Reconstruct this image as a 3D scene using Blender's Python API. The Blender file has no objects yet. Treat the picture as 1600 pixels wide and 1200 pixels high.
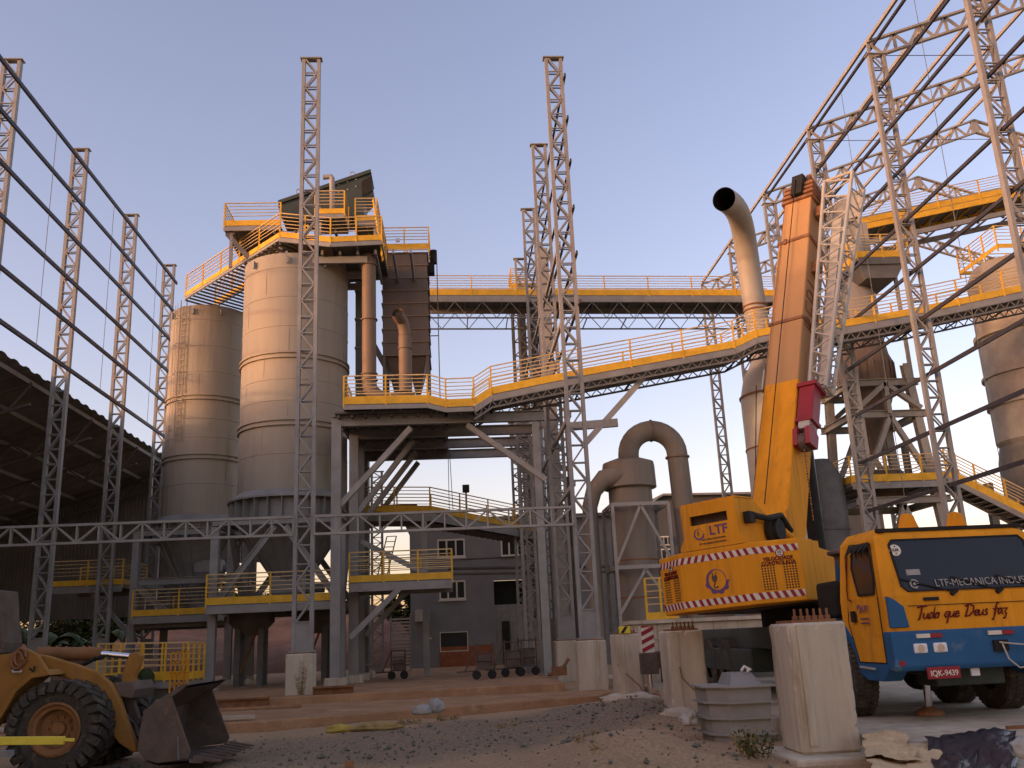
import bpy, bmesh, math, random
from mathutils import Vector, Matrix
R = math.radians
random.seed(7)
scene = bpy.context.scene
COL = scene.collection

# ------------------------------------------------------------------ camera
F_PX, PITCH, ROLL, YAW, EYE = 1449.69, .2682, .0455, .069, 1.6
def cam_axes():
    cy, sy = math.cos(YAW), math.sin(YAW)
    fw = Vector((sy, cy, 0)); r = Vector((cy, -sy, 0)); u = Vector((0, 0, 1))
    cp, sp = math.cos(PITCH), math.sin(PITCH)
    f2 = fw * cp + u * sp; u2 = u * cp - fw * sp
    cr, sr = math.cos(ROLL), math.sin(ROLL)
    return r * cr - u2 * sr, u2 * cr + r * sr, f2
CR, CU, CF = cam_axes()
CAMP = Vector((0, 0, EYE))
cd = bpy.data.cameras.new("camera"); cam = bpy.data.objects.new("camera", cd); COL.objects.link(cam)
cd.sensor_fit = 'HORIZONTAL'; cd.sensor_width = 36; cd.lens = F_PX * 36 / 1600
cd.clip_start = .1; cd.clip_end = 5000
m = Matrix((CR, CU, -CF)).transposed().to_4x4(); m.translation = CAMP
cam.matrix_world = m
scene.camera = cam
def ray(px, py): return CR * ((px - 800) / F_PX) - CU * ((py - 600) / F_PX) + CF
def at(px, py, Y):
    d = ray(px, py); return CAMP + d * (Y / d.y)
def atx(px, py, X):
    d = ray(px, py); return CAMP + d * (X / d.x)
def atz(px, py, Z=0.0):
    d = ray(px, py); return CAMP + d * ((Z - EYE) / d.z)
def atp(px, py, P, n):
    d = ray(px, py); return CAMP + d * ((P - CAMP).dot(n) / d.dot(n))

# ------------------------------------------------------------------ light
SUN_EL = R(6.4); SUN_H = Vector((-.925, -.38, 0)).normalized()
w = bpy.data.worlds.new("World"); scene.world = w; w.use_nodes = True
nt = w.node_tree; bg = nt.nodes['Background']
sky = nt.nodes.new('ShaderNodeTexSky'); sky.sky_type = 'NISHITA'; sky.sun_disc = False
sky.sun_elevation = SUN_EL; sky.sun_rotation = math.atan2(SUN_H.x, SUN_H.y)
sky.air_density = 1.0; sky.dust_density = 2.0; sky.ozone_density = 2.0
wb = nt.nodes.new('ShaderNodeMix'); wb.data_type = 'RGBA'; wb.blend_type = 'MULTIPLY'; wb.inputs[0].default_value = 1   # the phone's warm white balance
wb.inputs[7].default_value = (1.56, 1.01, .95, 1); nt.links.new(sky.outputs[0], wb.inputs[6])
nt.links.new(wb.outputs[2], bg.inputs[0]); bg.inputs[1].default_value = .15
sl = bpy.data.lights.new("sun", 'SUN'); so = bpy.data.objects.new("sun", sl); COL.objects.link(so)
sl.energy = 0.32; sl.angle = R(1.2); sl.color = (1.0, .65, .36)
sdir = Vector((SUN_H.x * math.cos(SUN_EL), SUN_H.y * math.cos(SUN_EL), math.sin(SUN_EL)))
so.rotation_euler = sdir.to_track_quat('Z', 'Y').to_euler(); so.location = (-30, -20, 30)
scene.view_settings.view_transform = 'Standard'; scene.view_settings.look = 'None'
scene.view_settings.exposure = 1.64; scene.view_settings.gamma = 1.0
scene.cycles.max_bounces = 6

# ------------------------------------------------------------------ materials
TONE = (1.85, 1.78, 1.5)   # lifts every base colour to make up for weak sky fill
def mat(name, col, rough=.6, metal=0., var=.25, scale=2.0, stain=None, stain_amt=.0, bump=.0, bscale=30., streak=False, fine=.0):
    col = tuple(min(.82, c * k) for c, k in zip(col, TONE))
    if stain: stain = tuple(c * k for c, k in zip(stain, TONE))
    m = bpy.data.materials.new(name); m.use_nodes = True
    N = m.node_tree.nodes; L = m.node_tree.links
    b = N['Principled BSDF']; b.inputs['Roughness'].default_value = rough; b.inputs['Metallic'].default_value = metal
    b.inputs['Specular IOR Level'].default_value = .5 if rough < .2 else .16
    tc = N.new('ShaderNodeNewGeometry'); src = tc.outputs['Position']
    mp = N.new('ShaderNodeMapping'); L.new(src, mp.inputs[0])
    if streak: mp.inputs['Scale'].default_value = (1, 1, .12)
    n1 = N.new('ShaderNodeTexNoise'); n1.inputs['Scale'].default_value = scale; n1.inputs['Detail'].default_value = 6; n1.inputs['Roughness'].default_value = .65
    L.new(mp.outputs[0], n1.inputs['Vector'])
    r1 = N.new('ShaderNodeMapRange'); r1.inputs[1].default_value = .3; r1.inputs[2].default_value = .7
    r1.inputs[3].default_value = 1 - var; r1.inputs[4].default_value = 1 + var * .6; L.new(n1.outputs[0], r1.inputs[0])
    mx = N.new('ShaderNodeMix'); mx.data_type = 'RGBA'; mx.blend_type = 'MULTIPLY'; mx.inputs[0].default_value = 1
    mx.inputs[6].default_value = (*col, 1); L.new(r1.outputs[0], mx.inputs[7])
    out = mx.outputs[2]
    if stain:
        n2 = N.new('ShaderNodeTexNoise'); n2.inputs['Scale'].default_value = scale * 1.7; n2.inputs['Detail'].default_value = 8; n2.inputs['Roughness'].default_value = .7
        L.new(mp.outputs[0], n2.inputs['Vector'])
        r2 = N.new('ShaderNodeMapRange'); r2.inputs[1].default_value = .62 - stain_amt * .3; r2.inputs[2].default_value = .72 - stain_amt * .2
        r2.inputs[3].default_value = 0; r2.inputs[4].default_value = min(1, .35 + stain_amt); L.new(n2.outputs[0], r2.inputs[0])
        m2 = N.new('ShaderNodeMix'); m2.data_type = 'RGBA'; L.new(r2.outputs[0], m2.inputs[0]); L.new(out, m2.inputs[6]); m2.inputs[7].default_value = (*stain, 1)
        out = m2.outputs[2]
    L.new(out, b.inputs['Base Color'])
    if bump:
        n3 = N.new('ShaderNodeTexNoise'); n3.inputs['Scale'].default_value = bscale; n3.inputs['Detail'].default_value = 5
        L.new(src, n3.inputs['Vector'])
        bp = N.new('ShaderNodeBump'); bp.inputs['Strength'].default_value = bump; bp.inputs['Distance'].default_value = .05
        L.new(n3.outputs[0], bp.inputs['Height']); L.new(bp.outputs[0], b.inputs['Normal'])
    return m
M = {}
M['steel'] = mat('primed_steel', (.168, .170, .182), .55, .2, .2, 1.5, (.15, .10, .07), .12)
M['steel_dk'] = mat('dark_steel', (.10, .10, .105), .6, .2, .25, 1.5)  # darker steel tone for decks, casings, pipes and small parts
M['steel_lt'] = mat('pale_steel', (.195, .192, .195), .55, .1, .2, 1.5, (.2, .13, .09), .1)
M['girt'] = mat('girt_steel', (.035, .035, .045), .5, .3, .3, 2)
M['silo'] = mat('silo_shell', (.205, .19, .172), .6, .1, .12, .7, (.15, .12, .10), .26, .05, 8, True)
M['yellow'] = mat('safety_yellow', (.46, .265, .03), .5, 0, .2, 2.5, (.25, .17, .08), .08)
M['bar'] = mat('rail_bar', (.38, .28, .15), .5, .1, .2, 2)
M['duct'] = mat('brown_duct', (.135, .105, .088), .6, .2, .22, 1.2, (.10, .07, .05), .2, streak=True)
M['filter'] = mat('filter_paint', (.095, .078, .074), .6, .1, .18, 1.0, (.08, .06, .05), .1, streak=True)
M['green'] = mat('dark_green_paint', (.035, .045, .045), .45, .1, .25, 1.5)
M['rust'] = mat('rusty_steel', (.16, .08, .045), .8, .1, .4, 3, (.07, .04, .03), .3)
M['concrete'] = mat('concrete', (.32, .29, .25), .9, 0, .26, 1.6, (.17, .135, .095), .34, .10, 40, True)
M['concrete2'] = mat('raw_concrete', (.30, .26, .22), .9, 0, .3, 2, (.16, .12, .09), .3, .18, 30)
M['crane'] = mat('crane_orange', (.46, .192, .017), .6, 0, .2, 2.2, (.20, .09, .03), .26, streak=True)
M['crane'].node_tree.nodes['Principled BSDF'].inputs['Specular IOR Level'].default_value = .05
M['boomfade'] = mat('faded_boom_orange', (.265, .155, .075), .6, 0, .14, .8, (.33, .15, .07), .2, streak=True)
M['blue'] = mat('crane_blue', (.017, .065, .16), .5, 0, .15, 1.5, (.12, .14, .15), .1)
M['red'] = mat('red_paint', (.17, .02, .028), .4, 0, .15, 2)
M['white'] = mat('white_paint', (.40, .385, .36), .5, 0, .1, 2)
M['offwhite'] = mat('dusty_white_paint', (.27, .26, .25), .55, .1, .15, 1.2, (.25, .2, .16), .12)
M['black'] = mat('black_rubber', (.016, .016, .016), .7, 0, .3, 4)
M['tyre'] = mat('dusty_tyre', (.04, .036, .032), .9, 0, .35, 5, (.10, .08, .06), .3, .3, 40)
M['glass'] = mat('dark_glass', (.012, .014, .018), .12, 0, .05)
M['winglass'] = mat('window_glass', (.02, .022, .026), .35, 0, .05)
M['chrome'] = mat('chrome_rod', (.6, .6, .6), .15, 1, .05)
M['loader'] = mat('worn_loader_orange', (.18, .09, .024), .6, 0, .25, 2.5, (.16, .09, .045), .22)
M['loader_rim'] = mat('rim_orange', (.15, .075, .034), .7, 0, .3, 4, (.17, .09, .05), .3)
M['bucket'] = mat('bucket_steel', (.075, .06, .055), .6, .3, .35, 3, (.14, .085, .055), .25)
M['wallgrey'] = mat('grey_wall', (.14, .145, .16), .85, 0, .12, .8, (.16, .085, .05), .0)
M['shed'] = mat('shed_sheet', (.13, .13, .135), .7, .2, .2, .6)
M['shedwall'] = mat('shed_wall_sheet', (.085, .083, .083), .7, .2, .15, .6)
M['bark'] = mat('bark', (.10, .07, .05), .9, 0, .3, 4)
M['leaf'] = mat('leaf_green', (.030, .042, .010), .6, 0, .4, 6)
M['leaf2'] = mat('leaf_dark', (.018, .026, .009), .65, 0, .4, 6)
M['dry'] = mat('dry_weed', (.20, .15, .07), .8, 0, .4, 8)
M['cardboard'] = mat('cardboard', (.34, .25, .16), .85, 0, .2, 3)
M['plastic'] = mat('black_plastic_sheet', (.014, .015, .02), .35, 0, .3, 3)
M['purple'] = mat('logo_purple', (.09, .05, .13), .5, 0, .1)
M['darkred'] = mat('script_dark_red', (.08, .008, .008), .5, 0, .1)
M['lamp_glass'] = mat('lamp_glass', (.55, .55, .52), .1, 0, .1)
M['pipe_pale'] = mat('pale_vessel', (.235, .222, .212), .55, .1, .15, .8, (.27, .19, .14), .18, streak=True)
M['brickred'] = mat('red_brick_dado', (.20, .075, .04), .9, 0, .3, 3, (.12, .06, .04), .2)
M['sack'] = mat('grey_sack', (.2, .2, .21), .8, 0, .2, 4)
M['hose'] = mat('yellow_sack', (.26, .20, .05), .7, 0, .25, 5)
M['cyc'] = mat('cyclone_grey', (.145, .128, .117), .65, .1, .25, 1.2, (.10, .08, .065), .2, streak=True)
M['farwall_shade'] = mat('far_shed_shade_grey', (.06, .062, .068), .85, 0, .12, .8)  # wall grey darkened, shade on the far shed put into its colour
M['gravel'] = mat('grey_gravel', (.10, .105, .09), .95, 0, .45, 9, (.07, .065, .065), .3, .6, 60)
M['pole'] = mat('yellow_pole_paint', (.5, .37, .05), .5, 0, .15, 4)

# ------------------------------------------------------------------ mesh builder
def V(*a): return Vector(a)
class MB:
    def __init__(s, T=None): s.v = []; s.f = []; s.T = T
    def _add(s, pts, faces):
        o = len(s.v)
        for p in pts:
            p = Vector(p)
            s.v.append(s.T @ p if s.T is not None else p)
        s.f += [tuple(i + o for i in f) for f in faces]
        return s
    def hexa(s, p): return s._add(p, [(0, 3, 2, 1), (4, 5, 6, 7), (0, 1, 5, 4), (1, 2, 6, 5), (2, 3, 7, 6), (3, 0, 4, 7)])
    def box(s, c, d, rot=None):
        x, y, z = (k / 2 for k in d); c = Vector(c)
        P = [Vector(p) for p in ((-x, -y, -z), (x, -y, -z), (x, y, -z), (-x, y, -z), (-x, -y, z), (x, -y, z), (x, y, z), (-x, y, z))]
        if rot is not None: P = [rot @ p for p in P]
        return s.hexa([p + c for p in P])
    def bx(s, a, b):  # two corners
        a = Vector(a); b = Vector(b)
        return s.box((a + b) / 2, [abs(k) for k in (b - a)])
    def bar(s, p, q, w, h=None, up=(0, 0, 1)):
        p = Vector(p); q = Vector(q); h = h or w
        d = (q - p)
        if d.length < 1e-6: return s
        d.normalize(); up = Vector(up)
        if abs(d.dot(up)) > .98: up = Vector((0, 1, 0)) if abs(d.y) < .9 else Vector((1, 0, 0))
        x = d.cross(up).normalized() * (w / 2); y = x.cross(d).normalized() * (h / 2)
        return s.hexa([p - x - y, p + x - y, p + x + y, p - x + y, q - x - y, q + x - y, q + x + y, q - x + y])
    def ibeam(s, p, q, w, h, t=.03, up=(0, 0, 1)):
        p = Vector(p); q = Vector(q); d = (q - p).normalized(); up = Vector(up)
        if abs(d.dot(up)) > .98: up = Vector((0, 1, 0))
        x = d.cross(up).normalized(); y = x.cross(d).normalized()
        s.bar(p + y * (h / 2 - t / 2), q + y * (h / 2 - t / 2), w, t, up)
        s.bar(p - y * (h / 2 - t / 2), q - y * (h / 2 - t / 2), w, t, up)
        return s.bar(p, q, t, h - 2 * t, up)
    def tube(s, path, r, n=8, cap=True):
        path = [Vector(p) for p in path]; rr = r if isinstance(r, (list, tuple)) else [r] * len(path)
        d0 = (path[1] - path[0]).normalized()
        a = d0.cross(Vector((0, 0, 1)))
        if a.length < .05: a = d0.cross(Vector((1, 0, 0)))
        a.normalize(); P = []; Fc = []
        for i, p in enumerate(path):
            if i == 0: d = path[1] - p
            elif i == len(path) - 1: d = p - path[i - 1]
            else: d = (path[i + 1] - p).normalized() + (p - path[i - 1]).normalized()
            d.normalize(); a = (a - d * a.dot(d)).normalized(); b = d.cross(a)
            for k in range(n):
                t = 2 * math.pi * k / n; P.append(p + (a * math.cos(t) + b * math.sin(t)) * rr[i])
        for i in range(len(path) - 1):
            for k in range(n):
                k2 = (k + 1) % n; Fc.append((i * n + k, i * n + k2, (i + 1) * n + k2, (i + 1) * n + k))
        if cap: Fc.append(tuple(range(n - 1, -1, -1))); Fc.append(tuple((len(path) - 1) * n + k for k in range(n)))
        return s._add(P, Fc)
    def lathe(s, c, prof, n=32, axis=(0, 0, 1), cap=True):
        c = Vector(c); ax = Vector(axis).normalized(); a = ax.cross(Vector((0, 0, 1)))
        if a.length < .05: a = ax.cross(Vector((1, 0, 0)))
        a.normalize(); b = ax.cross(a); P = []; Fc = []
        for r, z in prof:
            for k in range(n):
                t = 2 * math.pi * k / n; P.append(c + ax * z + (a * math.cos(t) + b * math.sin(t)) * r)
        for i in range(len(prof) - 1):
            for k in range(n):
                k2 = (k + 1) % n; Fc.append((i * n + k, i * n + k2, (i + 1) * n + k2, (i + 1) * n + k))
        if cap: Fc.append(tuple(range(n - 1, -1, -1))); Fc.append(tuple((len(prof) - 1) * n + k for k in range(n)))
        return s._add(P, Fc)
    def prism(s, pts, vec):
        pts = [Vector(p) for p in pts]; vec = Vector(vec); n = len(pts)
        return s._add(pts + [p + vec for p in pts], [tuple(range(n - 1, -1, -1)), tuple(range(n, 2 * n))] + [(i, (i + 1) % n, n + (i + 1) % n, n + i) for i in range(n)])
    def sheet(s, rows):
        n = len(rows[0]); P = [p for r in rows for p in r]
        return s._add(P, [(i * n + j, i * n + j + 1, (i + 1) * n + j + 1, (i + 1) * n + j) for i in range(len(rows) - 1) for j in range(n - 1)])
    def obj(s, name, material, parent=None, smooth=False, bevel=0., loc=None, norm=True):
        off = Vector((0, 0, 0))
        if parent is not None: off = Vector(parent.get('_w', (0, 0, 0)))
        elif loc is not None: off = Vector(loc)
        me = bpy.data.meshes.new(name); me.from_pydata([tuple(p - off) for p in s.v], [], s.f)
        if norm:
            bm = bmesh.new(); bm.from_mesh(me); bmesh.ops.recalc_face_normals(bm, faces=bm.faces[:]); bm.to_mesh(me); bm.free()
        me.materials.append(M[material] if isinstance(material, str) else material)
        if smooth:
            me.polygons.foreach_set('use_smooth', [True] * len(me.polygons)); me.set_sharp_from_angle(angle=R(38))
        o = bpy.data.objects.new(name, me); COL.objects.link(o)
        if parent is not None: o.parent = parent; o['_w'] = list(off)
        else: o.location = off; o['_w'] = list(off)
        if bevel:
            bv = o.modifiers.new('bevel', 'BEVEL'); bv.width = bevel; bv.segments = 2; bv.limit_method = 'ANGLE'
        return o
def tag(o, label, cat, group=None, kind=None):
    if label: o['label'] = label
    if cat: o['category'] = cat
    if group: o['group'] = group
    if kind: o['kind'] = kind
    return o
def thing(name, label, cat, loc, group=None):
    o = bpy.data.objects.new(name, None); COL.objects.link(o); o.location = loc; o.empty_display_size = .3
    o['_w'] = list(Vector(loc)); return tag(o, label, cat, group)
def kids(o): return [c for c in o.children]
def copy_tree(o, parent=None):
    c = o.copy(); COL.objects.link(c)
    if parent is not None: c.parent = parent
    for ch in kids(o): copy_tree(ch, c)
    return c
FONT = None
def text(body, size, p, xd, yd, material, parent, shear=0., ext=.004, align='CENTER', wscale=1., name='lettering', off=.0):
    cu = bpy.data.curves.new(name, 'FONT'); cu.body = body; cu.size = size; cu.extrude = ext; cu.align_x = align; cu.align_y = 'CENTER'; cu.shear = shear; cu.offset = off
    cu.materials.append(M[material]); tmp = bpy.data.objects.new(name, cu); COL.objects.link(tmp); bpy.context.view_layer.update()
    me = bpy.data.meshes.new_from_object(tmp.evaluated_get(bpy.context.evaluated_depsgraph_get())); bpy.data.objects.remove(tmp); bpy.data.curves.remove(cu); me.name = name
    o = bpy.data.objects.new(name, me); COL.objects.link(o)
    x = Vector(xd).normalized(); y = Vector(yd); y = (y - x * y.dot(x)).normalized(); z = x.cross(y)
    mm = Matrix((x * wscale, y, z)).transposed().to_4x4(); mm.translation = Vector(p) - Vector(parent.get('_w', (0, 0, 0)))
    o.parent = parent; o.matrix_local = mm; return o
ORD = ['topmost', 'second', 'third', 'fourth', 'fifth', 'sixth', 'seventh', 'eighth', 'ninth', 'tenth', 'eleventh', 'twelfth']

# ------------------------------------------------------------------ shared builders
def lattice_member(p, q, wv, dv, width, depth, chord, panel, lace=.05, plate=0., layers=2):
    """two chords joined by horizontals and alternating diagonals; returns chords a, b, lacing builders. wv: width dir, dv: depth dir"""
    p = Vector(p); q = Vector(q); wv = Vector(wv).normalized(); dv = Vector(dv).normalized()
    L = (q - p).length; d = (q - p) / L; h = width / 2 - chord / 2
    A = MB(); B = MB(); C = MB()
    for mb, s in ((A, -1), (B, 1)):
        mb.bar(p + wv * h * s, q + wv * h * s, depth, chord, wv)
    n = max(2, round((L - plate) / panel)); st = (L - plate) / n; hi = h - chord * .45
    for ly in range(layers):
        o = dv * ((depth / 2 - lace * .3) * (1 - 2 * ly)) if layers > 1 else dv * 0
        for i in range(n + 1):
            c = p + d * (plate + st * i) + o
            if i < n or True: C.bar(c - wv * hi, c + wv * hi, lace, lace * .6, d)
            if i < n:
                s = 1 if (i + (0)) % 2 == 0 else -1
                C.bar(c - wv * hi * s, c + d * st + wv * hi * s, lace, lace * .6, dv)
    return A, B, C

POSTED = set()
def railing(pts, parent, h=1.1, nb=5, sp=1.5, kick=.22, post=.06, bar=.028, name='guard_rail', kmat='yellow', ends=True, up=(0, 0, 1)):
    """guard rail along a polyline of 3-D points: kick plate, bars and posts as parts of parent"""
    up = Vector(up); pts = [Vector(p) for p in pts]
    K = MB(); B = MB()
    for a, b in zip(pts, pts[1:]):
        if kick: K.bar(a + up * kick / 2, b + up * kick / 2, .025, kick)
        for i in range(nb):
            z = h - (h - kick - .05) * i / nb
            B.bar(a + up * z, b + up * z, bar * (1.5 if i == 0 else 1))
    if kick: K.obj('toe_board', kmat, parent)
    g = B.obj(name, 'bar', parent)
    posts = []
    for j, (a, b) in enumerate(zip(pts, pts[1:])):
        L = (b - a).length; n = max(1, round(L / sp))
        for i in range(n + (1 if j == len(pts) - 2 else 0)):
            c = a + (b - a) * (i / n); posts.append(c)
    pm = None
    for c in posts:
        key = (round(c.x, 2), round(c.y, 2), round(c.z, 2))
        if key not in POSTED:
            POSTED.add(key); MB().box(c + up * (h / 2 - .08), (post, post, h + .16)).obj('post', 'yellow', g)
    return g

def walkway(name, label, cat, front, back, parent=None, th=.16, group=None, dmat='steel', truss=0., rails='fb', nb=5, sp=1.5, kick=.22, h=1.1, ends='', grating=True, deck=True):
    front = [Vector(p) for p in front]; back = [Vector(p) for p in back]
    t = parent or thing(name, label, cat, tuple(front[0]), group)
    D = MB(); S = MB()
    for i in range(len(front) - 1):
        a, b, c, d = front[i], front[i + 1], back[i + 1], back[i]; dz = V(0, 0, .05)
        D.hexa([a - dz, b - dz, c - dz, d - dz, a, b, c, d])
        for p, q in ((a, b), (d, c)):
            S.bar(p - V(0, 0, th / 2 + .05), q - V(0, 0, th / 2 + .05), .07, th)
        n = max(2, round((b - a).length / 1.0))
        for k in range(n + 1 if deck else 0):
            p = a + (b - a) * (k / n); q = d + (c - d) * (k / n)
            S.bar(p - V(0, 0, .11), q - V(0, 0, .11), .06, .10)
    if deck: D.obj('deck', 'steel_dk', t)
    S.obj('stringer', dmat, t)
    if truss:
        T = MB()
        for side in (front, back):
            for a, b in zip(side, side[1:]):
                L = (b - a).length; n = max(2, round(L / (truss * 1.5)))
                z0 = V(0, 0, -th - .05); z1 = V(0, 0, -th - truss)
                T.bar(a + z1, b + z1, .07, .07)
                T.bar(a + z0, b + z0, .06, .06)
                for k in range(n):
                    p = a + (b - a) * (k / n); q = a + (b - a) * ((k + 1) / n); mq = (p + q) / 2
                    T.bar(p + z0, mq + z1, .035); T.bar(mq + z1, q + z0, .035)
        for i in range(len(front) - 1):
            a, b, c, d = front[i], front[i + 1], back[i + 1], back[i]; n = max(2, round((b - a).length / 2.2))
            for k in range(n + 1):
                T.bar(a + (b - a) * (k / n) + V(0, 0, -th - truss), d + (c - d) * (k / n) + V(0, 0, -th - truss), .05)
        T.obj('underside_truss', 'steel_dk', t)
    if 'f' in rails: railing(front, t, h, nb, sp, kick)
    if 'b' in rails: railing(back, t, h, nb, sp, kick)
    if 'l' in ends: railing([front[0], back[0]], t, h, nb, sp, kick)
    if 'r' in ends: railing([front[-1], back[-1]], t, h, nb, sp, kick)
    return t
def rect(x0, x1, y0, y1, z): return [V(x0, y0, z), V(x1, y0, z)], [V(x0, y1, z), V(x1, y1, z)]
# ------------------------------------------------------------------ ground
from mathutils import noise
def nz(x, y, s): return noise.noise(Vector((x * s, y * s, 3.7)))
def gh(x, y):
    z = -.05 * max(0, 1 - abs(abs(y - 17.6 - .12 * x - .5 * nz(x, 3, .25)) - .9) / .26) * (x < 3.4) + .035 * nz(x, y, .5) + .02 * nz(x, y, 1.7) + .008 * nz(x, y, 5)
    z += .34 * math.exp(-((x - 2.2) / .95) ** 2 - ((y - 12.6) / 2.0) ** 2) * (1 + .5 * nz(x, y, .9))
    z += .30 * math.exp(-((x - 3.2) / 1.0) ** 2 - ((y - 19.5) / 2.6) ** 2) * (1 + .7 * nz(x, y, 1.1))
    z += .10 * math.exp(-((x - 1.2) / 3.) ** 2 - ((y - 18) / 2.) ** 2) * (1 + .9 * nz(x, y, 1.5))
    return z if abs(x) < 40 and y < 75 else -.02
def axis(a, b, st, far): return [-far, -far / 4, -far / 16, a - 30] + [a + i * st for i in range(int((b - a) / st) + 1)] + [b + 30, far / 16, far / 4, far]
xs = axis(-24, 30, .3, 2600); ys = axis(2, 66, .3, 2600); ys = sorted(ys)
g = MB(); g.sheet([[V(x, y, gh(x, y)) for x in xs] for y in ys])
gm = bpy.data.materials.new('dirt_ground'); gm.use_nodes = True
N = gm.node_tree.nodes; L = gm.node_tree.links; pb = N['Principled BSDF']; pb.inputs['Roughness'].default_value = .95
geo = N.new('ShaderNodeNewGeometry')
def noi(scale, det=8, rough=.65):
    n = N.new('ShaderNodeTexNoise'); n.inputs['Scale'].default_value = scale; n.inputs['Detail'].default_value = det; n.inputs['Roughness'].default_value = rough
    L.new(geo.outputs['Position'], n.inputs['Vector']); return n
def ramp(src, a, b):
    r = N.new('ShaderNodeMapRange'); r.inputs[1].default_value = a; r.inputs[2].default_value = b; L.new(src, r.inputs[0]); return r.outputs[0]
def mixc(f, a, b):
    x = N.new('ShaderNodeMix'); x.data_type = 'RGBA'; L.new(f, x.inputs[0])
    for i, c in ((6, a), (7, b)):
        if isinstance(c, tuple): x.inputs[i].default_value = (*c, 1)
        else: L.new(c, x.inputs[i])
    return x.outputs[2]
c1 = mixc(ramp(noi(.5).outputs[0], .35, .65), (.58, .35, .17), (.43, .27, .135))
c1 = mixc(ramp(noi(6).outputs[0], .4, .75), c1, (.60, .40, .21))
# gravel band: distance from a line across the yard, broken up by noise
sx = N.new('ShaderNodeSeparateXYZ'); L.new(geo.outputs['Position'], sx.inputs[0])
def mth(op, a, b):
    k = N.new('ShaderNodeMath'); k.operation = op
    for i, c in enumerate((a, b)):
        if isinstance(c, (int, float)): k.inputs[i].default_value = c
        else: L.new(c, k.inputs[i])
    return k.outputs[0]
yy = mth('SUBTRACT', sx.outputs[1], mth('MULTIPLY', sx.outputs[0], .55)); dd = mth('ABSOLUTE', mth('SUBTRACT', yy, 17.2), 0)
band = mth('ADD', mth('DIVIDE', dd, 4.2), mth('MULTIPLY', mth('SUBTRACT', noi(.7).outputs[0], .5), 1.6))
c1 = mixc(ramp(band, .85, .45), c1, mixc(ramp(noi(14, 6, .8).outputs[0], .35, .7), (.11, .088, .06), (.21, .172, .118)))
c1 = mixc(ramp(noi(45, 4, .8).outputs[0], .3, .75), c1, mixc(ramp(noi(22).outputs[0], .45, .6), (.16, .10, .05), (.52, .38, .21)))
mk = N.new('ShaderNodeMix'); mk.data_type = 'RGBA'; mk.inputs[0].default_value = .45; L.new(c1, mk.inputs[7]); L.new(mixc(ramp(noi(.5).outputs[0], .35, .65), (.58, .35, .17), (.43, .27, .135)), mk.inputs[6])
mk.inputs[0].default_value = .8; L.new(mk.outputs[2], pb.inputs['Base Color'])
bp = N.new('ShaderNodeBump'); bp.inputs['Strength'].default_value = .7; bp.inputs['Distance'].default_value = .05
L.new(noi(16, 8, .75).outputs[0], bp.inputs['Height']); L.new(bp.outputs[0], pb.inputs['Normal'])
tag(g.obj('ground', gm, smooth=True), None, None, kind='structure')

def slab(name, poly, z0, z1, material, bump=0):
    mb = MB(); mb.prism([V(x, y, z0) for x, y in poly], V(0, 0, z1 - z0)); return tag(mb.obj(name, material, bevel=.03), None, None, kind='structure')
M['dirt'] = mat('packed_dirt', (.23, .135, .08), .95, 0, .3, 1.2, (.30, .22, .15), .25, .5, 22)
M['redearth'] = mat('red_earth', (.095, .055, .04), .95, 0, .4, .6, (.07, .05, .035), .35, .6, 6)
slab('terrace_kerb', [(-26, 19.3), (-4, 20.6), (3.4, 23.6), (3.9, 24.4), (3.9, 26), (-26, 26)], -.2, .2, 'dirt')
slab('yard_terrace', [(-26, 28.7), (-4.9, 28.7), (3.2, 29.2), (3.2, 58), (-26, 58)], -.2, .27, 'dirt')
slab('concrete_slab', [(5.1, 9.0), (40, 9.0), (40, 34), (4.9, 34), (4.95, 22)], -.3, .25, 'concrete2')
slab('pillar_footing', [(3.9, 11.35), (5.3, 11.35), (5.3, 12.75), (3.9, 12.75)], -.2, .1, 'concrete')

# loose stones: nobody could count them
rk = MB(); rnd = random.Random(3)
for i in range(2200):
    t = rnd.random(); x = -7 + 12.5 * t + rnd.gauss(0, .8); y = 14.2 + .5 * (x + 4) + rnd.gauss(0, 1.8)
    if x > 4.6 or y < 9: continue
    if rnd.random() < .2: x, y = rnd.uniform(1, 4.4), rnd.uniform(10.5, 20)
    r = rnd.choice([.008, .011, .016, .022, .034]) * rnd.uniform(.7, 1.3) * (1.9 if rnd.random() < .06 else 1)
    z = gh(x, y) + r * .3
    a = [V(rnd.uniform(.6, 1.2), 0, 0), V(-rnd.uniform(.6, 1.2), 0, 0), V(0, rnd.uniform(.6, 1.2), 0), V(0, -rnd.uniform(.6, 1.2), 0), V(0, 0, rnd.uniform(.5, .9)), V(0, 0, -.5)]
    q = Matrix.Rotation(rnd.uniform(0, 6), 3, 'Z')
    rk._add([q @ k * r + V(x, y, z) for k in a], [(0, 2, 4), (2, 1, 4), (1, 3, 4), (3, 0, 4), (2, 0, 5), (1, 2, 5), (3, 1, 5), (0, 3, 5)])
tag(rk.obj('loose_gravel', 'gravel'), 'loose grey gravel strewn over the yard', 'gravel', kind='stuff')

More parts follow.
